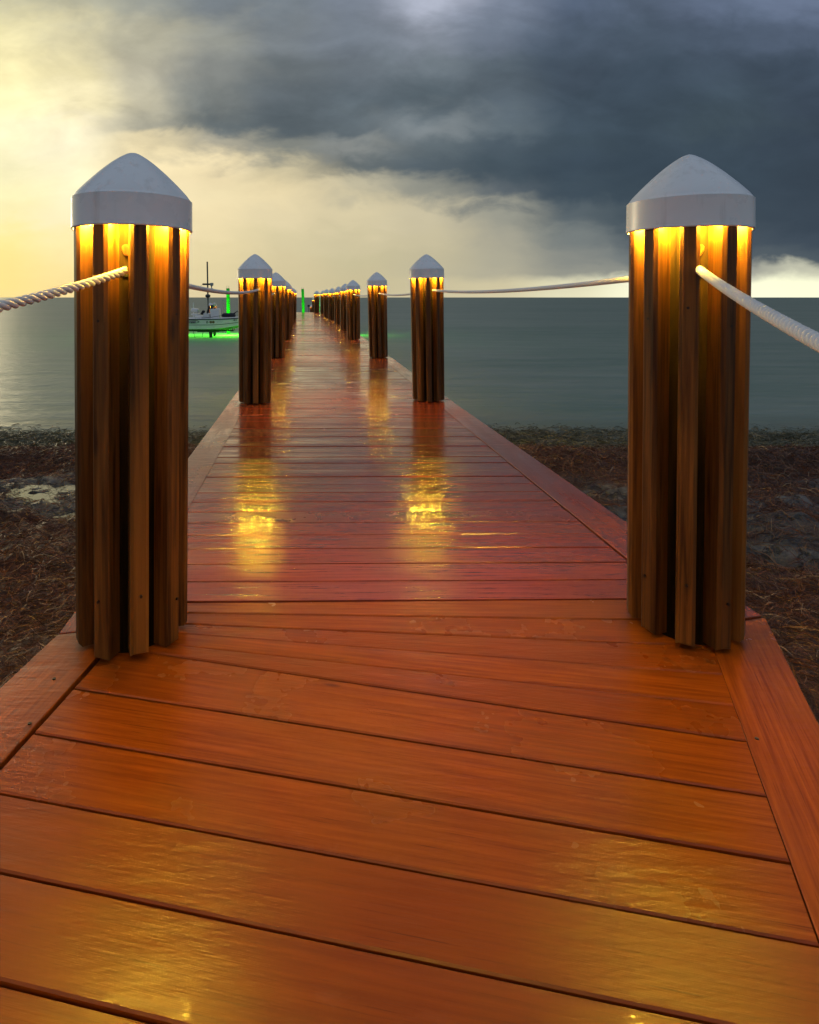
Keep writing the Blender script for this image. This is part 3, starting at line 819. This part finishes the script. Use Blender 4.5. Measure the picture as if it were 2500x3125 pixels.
L = [(-0.570, 1.853), (-0.594, 5.90), (-0.675, 10.30), (-0.745, 14.65), (-0.855, 18.8), (-0.965, 23.0), (-1.0, 27.4)]
Rr = [(1.181, 1.89), (1.162, 6.02), (1.112, 10.27), (0.973, 14.65), (0.978, 18.7), (0.949, 23.2), (0.82, 27.4), (0.637, 31.1), (0.53, 36.3), (0.155, 40.0)]
L_lab = ['large left foreground piling with white cap, a rope leaving it to the left frame edge',
 'left piling standing just right of the moored boat, a rope arriving at its front',
 'left row piling partly hidden right behind the one beside the boat',
 'left row piling showing between two overlapping ones, its cap over the horizon glow',
 'left row piling mostly hidden behind its neighbours, before the last two',
 'left row piling mostly hidden, next to the last of its row',
 'last and smallest piling of the left row, nearest the green post in the middle']
R_lab = ['large right foreground piling with white cap, a rope leaving it to the right frame edge',
 'right row piling at the far end of the long sagging rope from the foreground',
 'right row piling with green glowing water on both sides of its foot',
 'right row piling, fourth from the camera, leaning left and covering those behind',
 'right row piling directly behind the left leaning one in the middle distance',
 'right row piling in the middle of the overlapping far cluster',
 'right row piling of the far cluster, fourth from its far end',
 'right row piling of the far cluster, third from its far end',
 'right row piling mostly hidden just right of the pale thin pole',
 'farthest upper piling of the right row, standing at the seaward dock end']
LR = [0.171, 0.166, 0.168, 0.168, 0.166, 0.166, 0.166]
L_ph = [6.5, 2.0, 9, 14, 3, 20, 8]
R_ph = [2.0, 5.0, 12, 4, 15, 9, 2, 7, 11, 6]
LH = [1.257, 1.236, 1.24, 1.235, 1.23, 1.235, 1.23]
RH = [1.260, 1.243, 1.243, 1.235, 1.24, 1.235, 1.235, 1.24, 1.235, 1.25]
near = []
for i, (x, y) in enumerate(L):
    q = piling(x, y, LR[i], LH[i], seen_phase(x, y, L_ph[i]), L_lab[i], G_P, 1.1 if y < 8 else 2.2)
    if i == 0: near.append(q)
Rrad = [0.164, 0.166, 0.168, 0.168, 0.166, 0.166, 0.166, 0.166, 0.166, 0.19]
R_lean = [0.012, -0.014, -0.02, -0.012, 0.0, 0.0, 0.0, 0.0, 0, 0]
for i, (x, y) in enumerate(Rr):
    q = piling(x, y, Rrad[i], RH[i], seen_phase(x, y, R_ph[i]), R_lab[i], G_P, 1.1 if y < 8 else 2.2, lean=(R_lean[i], 0))
    if i == 0: near.append(q)
# the two pilings the outgoing ropes run to, beside the photographer
piling(-1.24, -1.30, 0.168, 1.25, 0.3, 'piling left of the camera that holds the end of the left foreground rope', G_P)
piling(-0.14, -1.02, 0.168, 1.25, 0.9, 'piling behind the camera that holds the end of the right foreground rope', G_P)

# ------------------------------------------------------------------ ropes
def rope_path(a, c, sag, n):
    a, c = Vector(a), Vector(c)
    return [a.lerp(c, i / n) - Vector((0, 0, 4 * sag * (i / n) * (1 - i / n))) for i in range(n + 1)]
def rope(a, c, sag, rad, label, lay=0.051, twist=True):
    L_ = (Vector(c) - Vector(a)).length
    bm = bmesh.new()
    if twist:
        n = int(L_ / lay * 11); pts = rope_path(a, c, sag, n)
        for sidx in range(3):
            st = []
            for i, p in enumerate(pts):
                tg = (pts[min(i + 1, n)] - pts[max(i - 1, 0)]).normalized()
                e1 = tg.cross(Vector((0, 0, 1))).normalized(); e2 = tg.cross(e1)
                ph = 2 * math.pi * (i * L_ / n / lay + sidx / 3)
                st.append(p + (e1 * math.cos(ph) + e2 * math.sin(ph)) * rad * 0.58)
            add_tube(bm, st, rad * 0.52, 8)
    else:
        add_tube(bm, rope_path(a, c, sag, 28), rad, 8)
    o = obj('rope', bm, M_rope, None, True)
    return tag(o, label, 'rope', 'white ropes between the pilings')
def gap_pt(p, r, a, z, ins=0.74):
    th = cam_ang(*p) + R(a)
    return (p[0] + r * ins * math.cos(th), p[1] + r * ins * math.sin(th), z)
rope(gap_pt(L[0], 0.171, -9.5, 1.128), (-1.24, -1.30, 1.13), 0.182, 0.0115, 'white twisted rope from the left foreground piling sagging out past the left frame edge', 0.072)
rope((L[0][0] + 0.02, L[0][1] + 0.05, 1.125), gap_pt(L[1], 0.166, 13, 1.125, 0.9), 0.045, 0.0105, 'white rope sagging across the boat from left foreground piling to the next one', 0.04)
rope((Rr[0][0], Rr[0][1] + 0.05, 1.128), gap_pt(Rr[1], 0.166, 18, 1.12, 0.9), 0.035, 0.0105, 'long white rope from the right foreground piling back to the next one', 0.03)
rope(gap_pt(Rr[0], 0.164, 16, 1.132, 0.9), (-0.14, -1.02, 0.85), 0.062, 0.0115, 'thick white braided rope from the right foreground piling out past the right frame edge', 0.056)
def rope_hole(root, p, r, a, z):
    th = cam_ang(*p) + R(a); d = Vector((math.cos(th), math.sin(th), 0)); u = Vector((-math.sin(th), math.cos(th), 0))
    bm = bmesh.new(); add_tube(bm, [d * (r * 0.60) + Vector((0, 0, z)), d * (r * 0.678) + Vector((0, 0, z))], 0.0175, 14)
    o = obj('rope_hole', bm, M_hole, root)
    bm = bmesh.new(); pts = []
    for k in range(14):
        q = 2 * math.pi * k / 14; rad = 0.015 * (1 + 0.15 * math.sin(3 * q))
        pts.append((rad * math.cos(q) * 0.9, rad * math.sin(q) * 1.25))
    A = [bm.verts.new(d * (r * 0.65) + u * x + Vector((0, 0, z + 0.062 + y))) for x, y in pts]
    B_ = [bm.verts.new(d * (r * 0.69) + u * x * 0.85 + Vector((0, 0, z + 0.062 + y * 0.85))) for x, y in pts]
    for k in range(14): bm.faces.new((A[k], A[(k + 1) % 14], B_[(k + 1) % 14], B_[k]))
    bm.faces.new(B_); bmesh.ops.recalc_face_normals(bm, faces=bm.faces)
    obj('branch_knot', bm, M_batten, root)
M_hole = simple('dark_hole', (0.008, 0.005, 0.003), 0.9)
rope_hole(near[0], L[0], 0.171, -9.5, 1.128)
rope_hole(near[1], Rr[0], 0.164, 16, 1.132)
far_l = ['short white rope from the piling beside the boat to the one behind it', 'white rope on the left row behind the second hidden span', 'white rope on the left row before the last hidden spans', 'white rope on the left row next to the last span', 'white rope on the last span of the left row']
for i in range(1, 6):
    a, c = L[i], L[i + 1]
    rope((a[0] + 0.02, a[1] + 0.05, 1.12), (c[0] - 0.02, c[1] - 0.16, 1.12), 0.04, 0.0125, far_l[i - 1], twist=False)
far_r = ['white rope ending at the piling with green water at its foot', 'white rope from the piling with green water at its foot to the left leaning one', 'white rope behind the left leaning piling of the right row', 'white rope in the middle of the far right cluster', 'white rope on the fourth span from the far right end', 'white rope on the third span from the far right end', 'white rope behind the pale thin pole', 'white rope at the seaward end of the right row']
for i in range(1, 9):
    a, c = Rr[i], Rr[i + 1]
    rope((a[0], a[1] + 0.05, 1.12), (c[0] - 0.0, c[1] - 0.16, 1.12), 0.04, 0.0125, far_r[i - 1], twist=False)

# ------------------------------------------------------------------ lower landing past the dock end, with its own short lit pilings
low = thing('lower_dock', 'low timber landing beyond the seaward end of the boardwalk, close to the water', 'dock', (0, 0, 0))
LZ = -0.56
bb = Boards()
y = 42.0
while y < 48.4:
    bb.add([(-9.3, y), (1.05, y), (1.05, y + 0.15), (-9.3, y + 0.15)], z=LZ); y += 0.15
while y < 64:
    bb.add([(-0.45, y), (1.05, y), (1.05, y + 0.15), (-0.45, y + 0.15)], z=LZ); y += 0.15
bb.done('decking', low, M_deck)
bm = bmesh.new(); prism(bm, [(-9.3, 42.0), (1.05, 42.0)], LZ - 0.16, LZ - 0.037, 0.05); prism(bm, [(-9.3, 42.0), (-9.3, 48.4)], LZ - 0.16, LZ - 0.037, 0.05)
obj('side_beam', bm, M_beam, low)
G_L = 'short lit pilings on the low landing'
piling(-8.30, 47.0, 0.19, 0.90, 0.2, 'short lit piling behind the boat console, its tip just right of the dark mast', G_L, 1.2, 0.10, 0.19, deck_z=LZ)
piling(-7.93, 46.7, 0.21, 0.90, 0.5, 'short lit piling behind the boat console, with the wider cap of the pair', G_L, 1.2, 0.10, 0.20, deck_z=LZ)
piling(-0.30, 62.0, 0.185, 0.58, 0.5, 'short lit piling low beyond the dock end, left of the last upper piling', G_L, 1.2, 0.10, 0.17, deck_z=LZ)
piling(0.56, 62.0, 0.185, 0.68, 0.1, 'short lit piling low beyond the dock end, right of the last upper piling', G_L, 1.2, 0.10, 0.17, deck_z=LZ)
piling(-0.07, 52.0, 0.15, 1.36, 0.1, 'slim lit piling beyond the dock end half hidden by the last upper piling', G_L, 1.2, 0.09, 0.15, deck_z=LZ)

M_white = simple('white_gelcoat', (0.74, 0.74, 0.72), 0.3, 0, 0.06, 4)
M_dark = simple('dark_weathered_metal', (0.045, 0.055, 0.07), 0.45, 0.3)
M_black = simple('black_fabric', (0.012, 0.013, 0.02), 0.75, 0, 0.4, 14, 0.4)
M_grey = simple('grey_painted_metal', (0.30, 0.32, 0.35), 0.4, 0.2)
bm = bmesh.new(); add_lathe(bm, [(0.024, -0.6), (0.024, 1.26), (0.018, 1.28), (0.004, 1.285)], 12, True, True)
bmesh.ops.translate(bm, vec=(0.40, 44.2, 0), verts=bm.verts)
tag(obj('thin_pole', bm, M_white, None, True), 'pale thin pole standing beyond the seaward dock end', 'pole')
sb = thing('sign_board', 'small dark board on a post low over the water beyond the dock end', 'sign', (-0.58, 60, LZ))
bm = bmesh.new(); add_box(bm, (0, 0, 0.74), (0.25, 0.03, 0.2), None, 0.006); obj('board', bm, M_black, sb)
bm = bmesh.new(); add_box(bm, (0, 0.045, 0.1), (0.06, 0.05, 1.5), None, 0.005); obj('post', bm, M_beam, sb)

# ------------------------------------------------------------------ green posts
def green_material():
    k = NT('green_glow_tinted_post')
    pos = k.n('ShaderNodeTexCoord').outputs['Object']
    f = k.noise(pos, 9, 6, 0.65); g = k.noise(pos, 40, 3)
    c = k.mix(f, (0.008, 0.36, 0.006), (0.03, 0.68, 0.02))  # the lit green look is put into the base colour as well
    c = k.mix(k.rng(g, 0.6, 0.75, 0, 0.35), c, (0.02, 0.20, 0.015))
    k.l(c, k.b.inputs['Base Color']); k.b.inputs['Roughness'].default_value = 0.55
    return k.m
M_green = green_material()
def green_post(x, y, r, ztop, lean, label):
    root = thing('green_post', label, 'post', (x, y, -1.6), 0, 'green lit posts standing in the sea')
    root.rotation_euler = (0, lean, 0)
    bm = bmesh.new(); H = ztop + 1.6
    add_lathe(bm, [(r * 1.04, 0), (r * 1.02, 0.85), (r, H - 0.25), (r * 0.97, H - 0.006), (r * 0.9, H)], 24, True, True, 0.004)
    obj('post_body', bm, M_green, root, True)
    for dx in (-0.05, 0.05):
        bm = bmesh.new(); add_tube(bm, [(dx * r / 0.09, 0, H), (dx * r / 0.09, 0, H + 0.13)], 0.008, 6); obj('spike', bm, M_grey, root)
green_post(-4.27, 29.3, 0.088, 1.50, -0.010, 'green lit post with two spikes behind the bow of the boat')
green_post(-0.78, 44.4, 0.105, 1.69, -0.035, 'leaning green lit post beyond the dock end in the middle of the view')

# ------------------------------------------------------------------ mast with instruments behind the boat
mast = thing('instrument_mast', 'tall dark mast with a crossarm and small grey boxes behind the boat', 'mast', (-8.42, 46.3, LZ))
def S(px, py, Y): return ((px - 960) / 1800 * Y, Y, EYE + (907 - py) / 1800 * Y)
bm = bmesh.new(); add_tube(bm, [(0.10, 0, 0), (0.06, 0, 1.4)], 0.045, 10); add_tube(bm, [(0.06, 0, 1.4), (0, 0, 3.85 - LZ)], 0.058, 12)
obj('pole', bm, M_dark, mast)
zc = EYE + (907 - 867) / 1800 * 46.3 - LZ
bm = bmesh.new(); add_box(bm, (-0.05, -0.08, zc), (0.62, 0.09, 0.14), None, 0.02); obj('crossarm', bm, M_dark, mast)
bm = bmesh.new(); add_box(bm, (0.38, -0.10, zc), (0.24, 0.16, 0.22), None, 0.02); add_lathe_tmp = None
add_tube(bm, [(0.36, -0.10, zc - 0.10), (0.36, -0.10, zc - 0.20)], [0.09, 0.04], 10); obj('camera_box', bm, M_grey, mast)
bm = bmesh.new(); add_tube(bm, [(0.36, -0.10, zc - 0.20), (0.36, -0.10, zc - 0.30), (0.36, -0.1, zc - 0.34), (0.36, -0.1, zc - 0.62)], [0.04, 0.04, 0.13, 0.12], 12); obj('float_sensor', bm, M_grey, mast)
bm = bmesh.new(); add_tube(bm, [(-0.36, -0.08, zc - 0.02), (-0.50, -0.08, zc - 0.14), (-0.42, -0.08, zc - 0.36), (-0.2, -0.08, zc - 0.55), (0.02, -0.06, zc - 0.62)], 0.010, 6); obj('cable', bm, M_dark, mast)
z2 = EYE + (907 - 903) / 1800 * 46.3 - LZ
bm = bmesh.new(); add_lathe(bm, [(0.10, -0.12), (0.19, -0.06), (0.21, 0.05), (0.14, 0.13), (0.06, 0.14)], 20, True, True); bmesh.ops.translate(bm, vec=(0.05, 0, z2), verts=bm.verts)
obj('bracket', bm, M_dark, mast, True)

# ------------------------------------------------------------------ skiff on its lift
BY = 27.0
boat = thing('skiff_boat', 'white flats skiff with centre console hoisted on a lift above green lit water', 'boat', (-4.9, BY, -0.44))
def hull_station(f):      # f: 0 stern .. 1 bow
    x = -2.35 + 4.75 * f
    tip = max(0.0, (f - 0.52) / 0.48)
    bw = 0.95 * (1 - tip ** 2.4 * 0.97)
    sheer = 0.545 + 0.10 * tip ** 1.7
    chine = 0.085 + 0.40 * tip ** 1.9
    keel = 0.0 + 0.55 * tip ** 2.8
    return x, bw, sheer, chine, keel
def hull():
    bm = bmesh.new(); NS = 30; rings = []
    for i in range(NS + 1):
        x, bw, sh, ch, ke = hull_station(i / NS)
        mid = ch + (sh - ch) * 0.42
        half = [(0.0, ke), (bw * 0.55, ke + (ch - ke) * 0.62), (bw * 0.86, ch), (bw * 0.915, mid - 0.02), (bw * 0.935, mid), (bw * 0.98, sh - 0.09), (bw, sh)]
        ring = [bm.verts.new((x, -a, z)) for a, z in half[::-1]] + [bm.verts.new((x, a, z)) for a, z in half[1:]]
        rings.append(ring)
    for i in range(NS):
        for k in range(len(rings[0]) - 1):
            bm.faces.new((rings[i][k], rings[i + 1][k], rings[i + 1][k + 1], rings[i][k + 1]))
    bm.faces.new(rings[0])
    bmesh.ops.recalc_face_normals(bm, faces=bm.faces)
    o = obj('hull', bm, M_white, boat)
    for p in o.data.polygons: p.use_smooth = False
    bm = bmesh.new(); bot = []
    for i in range(NS + 1):
        x, bw, sh, ch, ke = hull_station(i / NS)
        bot.append([bm.verts.new((x, a * 1.006, z - 0.006)) for a, z in ((-bw * 0.86, ch + 0.004), (-bw * 0.55, ke + (ch - ke) * 0.62), (0.0, ke), (bw * 0.55, ke + (ch - ke) * 0.62), (bw * 0.86, ch + 0.004))])
    for i in range(NS):
        for k in range(4): bm.faces.new((bot[i][k], bot[i + 1][k], bot[i + 1][k + 1], bot[i][k + 1]))
    obj('hull_bottom', bm, simple('dark_bottom_paint', (0.012, 0.018, 0.014), 0.6, 0, 0.3, 5), boat)
    # gunwale cap and rub rail, deck sole, stripe along the side
    for nm, dz, rad, m in (('rub_rail', -0.03, 0.026, M_dark), ('side_stripe', None, 0.014, M_dark)):
        bm = bmesh.new()
        for sgn in (-1, 1):
            pts = []
            for i in range(NS):
                x, bw, sh, ch, ke = hull_station(i / NS)
                if dz is None: pts.append((x, sgn * (bw * 0.925), ch + (sh - ch) * 0.40))
                else: pts.append((x, sgn * bw, sh + dz))
            add_tube(bm, pts, rad, 6)
        obj(nm, bm, m, boat)
    bm = bmesh.new(); top = []
    for i in range(NS + 1):
        x, bw, sh, ch, ke = hull_station(i / NS)
        top.append([bm.verts.new((x, -bw, sh)), bm.verts.new((x, -bw * 0.80, sh + 0.015)), bm.verts.new((x, -bw * 0.78, sh - 0.10)), bm.verts.new((x, bw * 0.78, sh - 0.10)), bm.verts.new((x, bw * 0.80, sh + 0.015)), bm.verts.new((x, bw, sh))])
    for i in range(NS):
        for k in range(5): bm.faces.new((top[i][k], top[i + 1][k], top[i + 1][k + 1], top[i][k + 1]))
    bmesh.ops.recalc_face_normals(bm, faces=bm.faces)
    obj('deck', bm, M_white, boat)
hull()
def B(px, py):      # point on the boat's centre plane seen at this place, in boat coordinates
    q = S(px, py, BY); return (q[0] + 4.9, q[2] + 0.44)
# console
bm = bmesh.new()
add_box(bm, (0.38, 0.0, 0.72), (0.40, 0.62, 0.52), Matrix.Rotation(R(-6), 3, 'Y'), 0.05)
con = obj('console', bm, M_white, boat)
M_glass = NT('smoked_windshield'); M_glass.b.inputs['Base Color'].default_value = (0.03, 0.04, 0.05, 1); M_glass.b.inputs['Roughness'].default_value = 0.12; M_glass.b.inputs['Alpha'].default_value = 0.55
bm = bmesh.new(); add_box(bm, (0.36, -0.02, 1.08), (0.03, 0.56, 0.26), Matrix.Rotation(R(-14), 3, 'Y'), 0.01); obj('windshield', bm, M_glass.m, con)
bm = bmesh.new()
wc = Vector((0.06, -0.12, 0.92))
ring = [wc + Vector((0.05 * math.sin(a), 0.17 * math.cos(a), 0.17 * math.sin(a))) for a in [2 * math.pi * i / 20 for i in range(21)]]
add_tube(bm, ring, 0.018, 6); add_tube(bm, [wc, (0.22, -0.12, 0.88)], 0.02, 6)
for a in (0.5, 2.6, 4.7): add_tube(bm, [wc, wc + Vector((0.05 * math.sin(a), 0.17 * math.cos(a), 0.17 * math.sin(a)))], 0.011, 5)
obj('steering_wheel', bm, M_black, con)
bm = bmesh.new(); add_box(bm, (0.22, -0.05, 1.05), (0.10, 0.30, 0.20), Matrix.Rotation(R(12), 3, 'Y'), 0.02); obj('instrument_panel', bm, M_dark, con)
# leaning post / helm seat
bm = bmesh.new(); add_box(bm, (-0.02, 0.1, 0.62), (0.30, 0.5, 0.30), None, 0.04); obj('helm_box', bm, M_white, boat)
bm = bmesh.new(); add_box(bm, (-0.20, -0.05, 0.80), (0.10, 0.30, 0.20), Matrix.Rotation(R(30), 3, 'Y'), 0.03); obj('cup_bag', bm, M_black, boat)
# swivel chair: back and seat, post
x0, z0 = B(597, 948)
seat = bmesh.new(); add_box(seat, (x0 + 0.02, -0.1, z0 - 0.16), (0.34, 0.42, 0.08), None, 0.03); st = obj('seat', seat, M_white, boat)
bm = bmesh.new(); add_box(bm, (x0, -0.1, z0 + 0.03), (0.30, 0.44, 0.17), Matrix.Rotation(R(8), 3, 'Y'), 0.05); obj('seat_back', bm, M_white, st)
bm = bmesh.new(); add_tube(bm, [(x0 + 0.02, -0.1, 0.44), (x0 + 0.02, -0.1, z0 - 0.18)], 0.03, 8); add_tube(bm, [(x0 + 0.13, -0.2, z0 - 0.12), (x0 + 0.12, -0.2, z0)], 0.012, 6); obj('seat_post', bm, M_grey, st)
# cushions along the near gunwale
xa, za = B(600, 963); xb, zb = B(624, 963)
bm = bmesh.new(); add_box(bm, ((xa + xb) / 2, -0.25, za - 0.03), (xb - xa, 0.5, 0.11), None, 0.03); add_box(bm, (xb + 0.18, -0.3, za - 0.09), (0.34, 0.36, 0.07), None, 0.02)
obj('bench_cushion', bm, M_white, boat)
# motor hood at the stern
bm = bmesh.new(); add_box(bm, (-2.55, 0, 0.62), (0.36, 0.42, 0.52), Matrix.Rotation(R(6), 3, 'Y'), 0.08); add_box(bm, (-2.56, 0, 0.15), (0.16, 0.14, 0.7), None, 0.03); obj('outboard_motor', bm, M_dark, boat)
# dark covered gear on the fore deck
bag = bmesh.new()
bmesh.ops.create_icosphere(bag, subdivisions=3, radius=1.0)
for v in bag.verts:
    n = fbm(np.array([v.co.x * 1.9 + 3]), np.array([v.co.z * 1.9 + v.co.y]), 4, 8)[0]
    v.co *= 0.75 + 0.5 * n
    v.co = Vector((v.co.x * 0.34, v.co.y * 0.32, max(-0.05, v.co.z * 0.14)))
xg, zg = B(698, 962)
bmesh.ops.translate(bag, vec=(xg, -0.05, zg - 0.02), verts=bag.verts)
tag(obj('gear_bag', bag, M_black, None, True), 'rumpled black gear bag lying on the fore deck of the boat', 'bag').location = (-4.9, BY, -0.44)
bm = bmesh.new(); add_tube(bm, [(xg + 0.1, 0, zg + 0.04), (xg + 0.28, 0, zg + 0.10), (xg + 0.40, 0, zg + 0.20), (xg + 0.52, 0, zg + 0.06), (xg + 0.7, 0, zg - 0.02)], [0.03, 0.03, 0.02, 0.012, 0.01], 7)
obj('trolling_motor', bm, M_black, boat)
# fishing rod lying along the deck
ra, rb_ = B(624, 969), B(686, 961)
bm = bmesh.new(); add_tube(bm, [(ra[0], -0.72, ra[1]), ((ra[0] + rb_[0]) / 2, -0.68, (ra[1] + rb_[1]) / 2 - 0.012), (rb_[0], -0.6, rb_[1])], [0.02, 0.013, 0.007], 6)
o = tag(obj('fishing_rod', bm, M_black), 'thin dark fishing rod lying along the near gunwale of the boat', 'fishing rod'); o.location = (-4.9, BY, -0.44)
ra, rb_ = B(672, 956), B(674, 919)
bm = bmesh.new(); add_tube(bm, [(ra[0], 0.4, ra[1] - 0.1), (rb_[0], 0.4, rb_[1]), (rb_[0] + 0.02, 0.4, rb_[1] + 0.06), (rb_[0] + 0.07, 0.4, rb_[1] + 0.03)], [0.008, 0.005, 0.012, 0.010], 6)
o = tag(obj('fishing_rod', bm, M_grey), 'upright faint fishing rod with a dark hooked tip between console and green post', 'fishing rod'); o.location = (-4.9, BY, -0.44)

# lettering on the near side
M_ink = simple('dark_hull_lettering', (0.02, 0.025, 0.035), 0.4)
M_gold = simple('brown_gold_lettering', (0.20, 0.11, 0.025), 0.4)
def side_y(x, z):
    f = (x + 2.35) / 4.75
    _, bw, sh, ch, ke = hull_station(f)
    mid = ch + (sh - ch) * 0.42
    a = np.interp(z, [ch, mid, sh - 0.09, sh], [bw * 0.86, bw * 0.935, bw * 0.98, bw])
    return -(a + 0.006)
def text(s, x, z, size, m, name, shear=0.0, xs=1.0):
    cu = bpy.data.curves.new(name, 'FONT'); cu.body = s; cu.size = size; cu.extrude = 0.002; cu.align_x = 'CENTER'; cu.align_y = 'CENTER'; cu.shear = shear; cu.offset = 0.003
    tmp = bpy.data.objects.new(name + '_tmp', cu); COL.objects.link(tmp)
    bpy.context.view_layer.update()
    me = bpy.data.meshes.new_from_object(tmp.evaluated_get(bpy.context.evaluated_depsgraph_get()))
    bpy.data.objects.remove(tmp)
    me.name = name
    me.materials.clear()
    o = obj_from_mesh(name, me, m, boat)
    yy = side_y(x, z)
    o.location = (x, yy, z); o.rotation_euler = (R(94), 0, 0); o.scale = (xs, 1, 1)
    return o
xl, zl = B(642.5, 979.8)
text('B', xl + 0.02, zl, 0.17, M_ink, 'name_lettering')
for px in (654.3, 661.8):
    xo, zo = B(px, 979.8)
    bm = bmesh.new(); bmesh.ops.create_cone(bm, cap_ends=True, segments=28, radius1=0.058, radius2=0.058, depth=0.006, matrix=Matrix.Translation((xo, side_y(xo, zo), zo)) @ Matrix.Rotation(R(94), 4, 'X'))
    obj('name_lettering', bm, M_gold, boat)
    bm = bmesh.new(); add_tube(bm, [(xo + 0.030 * math.cos(a), side_y(xo, zo) - 0.005, zo + 0.030 * math.sin(a)) for a in [2 * math.pi * i / 16 for i in range(17)]], 0.005, 5)
    obj('name_lettering', bm, M_ink, boat)
xm, zm = B(592, 979)
text('Compass', xm + 0.06, zm, 0.105, M_ink, 'maker_lettering', 0.35, 1.05)
bm = bmesh.new(); oc = []
for i in range(30):
    a = R(-158 + 316 * i / 29)
    xx = xm + 0.05 + 0.37 * math.cos(a); zz = zm + 0.068 * math.sin(a)
    oc.append((xx, side_y(xx, zz), zz))
add_tube(bm, oc, [0.004 + 0.010 * math.sin(math.pi * i / 29) for i in range(30)], 6); obj('maker_oval', bm, M_ink, boat)
xr, zr = B(721, 974.6)
text('FL 2862', xr, zr, 0.075, M_ink, 'hull_number')

# boat lift: two driven posts, cradle beams and white guide posts
lift = thing('boat_lift', 'dark boat lift posts and cradle carrying the skiff, with two white guide poles', 'boat lift', (0, 0, 0))
M_slime = simple('algae_dark_timber', (0.03, 0.045, 0.025), 0.7, 0, 0.4, 6, 0.4)
for (px, Y, w) in ((643.5, 26.45, 0.15), (655.5, 27.6, 0.13)):
    X = (px - 960) / 1800 * Y
    bm = bmesh.new(); add_tube(bm, [(X, Y, -2.2), (X, Y, -0.62), (X, Y, -0.50), (X, Y, -0.455)], [w / 2, w / 2, w * 0.62, w * 0.95], 12); obj('lift_post', bm, M_slime, lift)
bm = bmesh.new(); add_box(bm, (-4.75, 26.45, -0.475), (1.0, 0.10, 0.06), None, 0.01); add_box(bm, (-4.75, 27.6, -0.475), (1.0, 0.10, 0.06), None, 0.01); add_box(bm, (-5.0, 27.0, -0.47), (2.6, 0.1, 0.07), None, 0.01)
obj('cradle_beam', bm, M_slime, lift)
bm = bmesh.new(); add_tube(bm, [(-4.45, 27.5, -0.47), (-3.95, 27.5, -0.38), (-3.5, 27.5, -0.24)], [0.05, 0.06, 0.05], 8)
for i in range(9): add_tube(bm, [(-4.45 + i * 0.09, 27.48, -0.45 + i * 0.012), (-4.44 + i * 0.09, 27.46, -0.55 + 0.015 * i - 0.03 * (i % 3))], 0.016, 5)
obj('bunk_brace', bm, M_slime, lift)
for (px, pyt, pyb, Y, m, rad) in ((590.5, 923, 955, 27.9, M_white, 0.02), (682.5, 924, 960, 27.95, simple('faded_pink_plastic', (0.55, 0.40, 0.34), 0.5), 0.032)):
    X = (px - 960) / 1800 * Y
    bm = bmesh.new(); add_tube(bm, [(X, Y, -0.5), (X, Y, EYE + (907 - pyt) / 1800 * Y)], rad, 10); obj('guide_pole', bm, m, lift)
bm = bmesh.new()
for (a, c) in (((585, 1000), (596, 1032)), ((619, 1004), (617, 1028))):
    A, C_ = S(*a, 26.2), S(*c, 26.2); add_tube(bm, [A, ((A[0] * 2 + C_[0]) / 3 + 0.03, 26.2, (A[2] * 2 + C_[2]) / 3), C_], 0.012, 5)
obj('lift_cable', bm, M_dark, lift)

# ------------------------------------------------------------------ green underwater lights, and spots added for the green posts
def green_light(x, y, depth, energy, label):
    root = thing('underwater_light', label, 'light', (x, y, WATER_Z - depth - 0.12), 0, 'green underwater lights')
    bm = bmesh.new(); add_lathe(bm, [(0.02, -0.10), (0.06, -0.08), (0.065, 0.02), (0.05, 0.05)], 16, True, True); obj('housing', bm, M_dark, root)
    bm = bmesh.new(); bmesh.ops.create_uvsphere(bm, u_segments=14, v_segments=8, radius=0.045, matrix=Matrix.Translation((0, 0, 0.06))); obj('bulb', bm, emitter('green_bulb', (0.05, 1.0, 0.03), 30), root, True)
    ld = bpy.data.lights.new('underwater_lamp', 'POINT'); ld.energy = energy; ld.color = (0.10, 1.0, 0.035); ld.shadow_soft_size = 0.05
    lo = bpy.data.objects.new('underwater_lamp', ld); COL.objects.link(lo); lo.parent = root; lo.location = (0, 0, 0.17)
green_light(-4.05, 28.0, 0.70, 2000, 'green light glowing under the water behind the boat lift posts')
green_light(-6.1, 28.0, 0.80, 450, 'green light glowing under the water below the stern of the boat')
green_light(2.05, 27.9, 0.85, 220, 'green light glowing faintly under the water on the right side of the dock')
def green_spot(loc, target, energy, ang):  # unseen spots added to light the posts, standing in for the underwater glow
    ld = bpy.data.lights.new('added_post_spot', 'SPOT'); ld.energy = energy; ld.color = (0.06, 1.0, 0.04); ld.spot_size = R(ang); ld.spot_blend = 0.5; ld.shadow_soft_size = 0.05
    lo = bpy.data.objects.new('added_post_spot', ld); COL.objects.link(lo); lo.location = loc
    lo.rotation_euler = (Vector(target) - Vector(loc)).to_track_quat('-Z', 'Y').to_euler()
green_spot((-4.2, 28.15, -0.70), (-4.27, 29.3, 0.55), 260, 110)
green_spot((-0.8, 42.6, -0.50), (-0.80, 44.4, 0.7), 200, 90)

# ------------------------------------------------------------------ render settings
sc.render.engine = 'CYCLES'
sc.view_settings.view_transform = 'Standard'
try: sc.view_settings.look = 'None'
except Exception: pass
sc.view_settings.exposure = 0.0
sc.view_settings.gamma = 1.0
sc.view_settings.use_curve_mapping = False
sc.cycles.use_denoising = True
sc.cycles.max_bounces = 6
sc.cycles.sample_clamp_indirect = 6.0
sc.cycles.use_light_tree = True
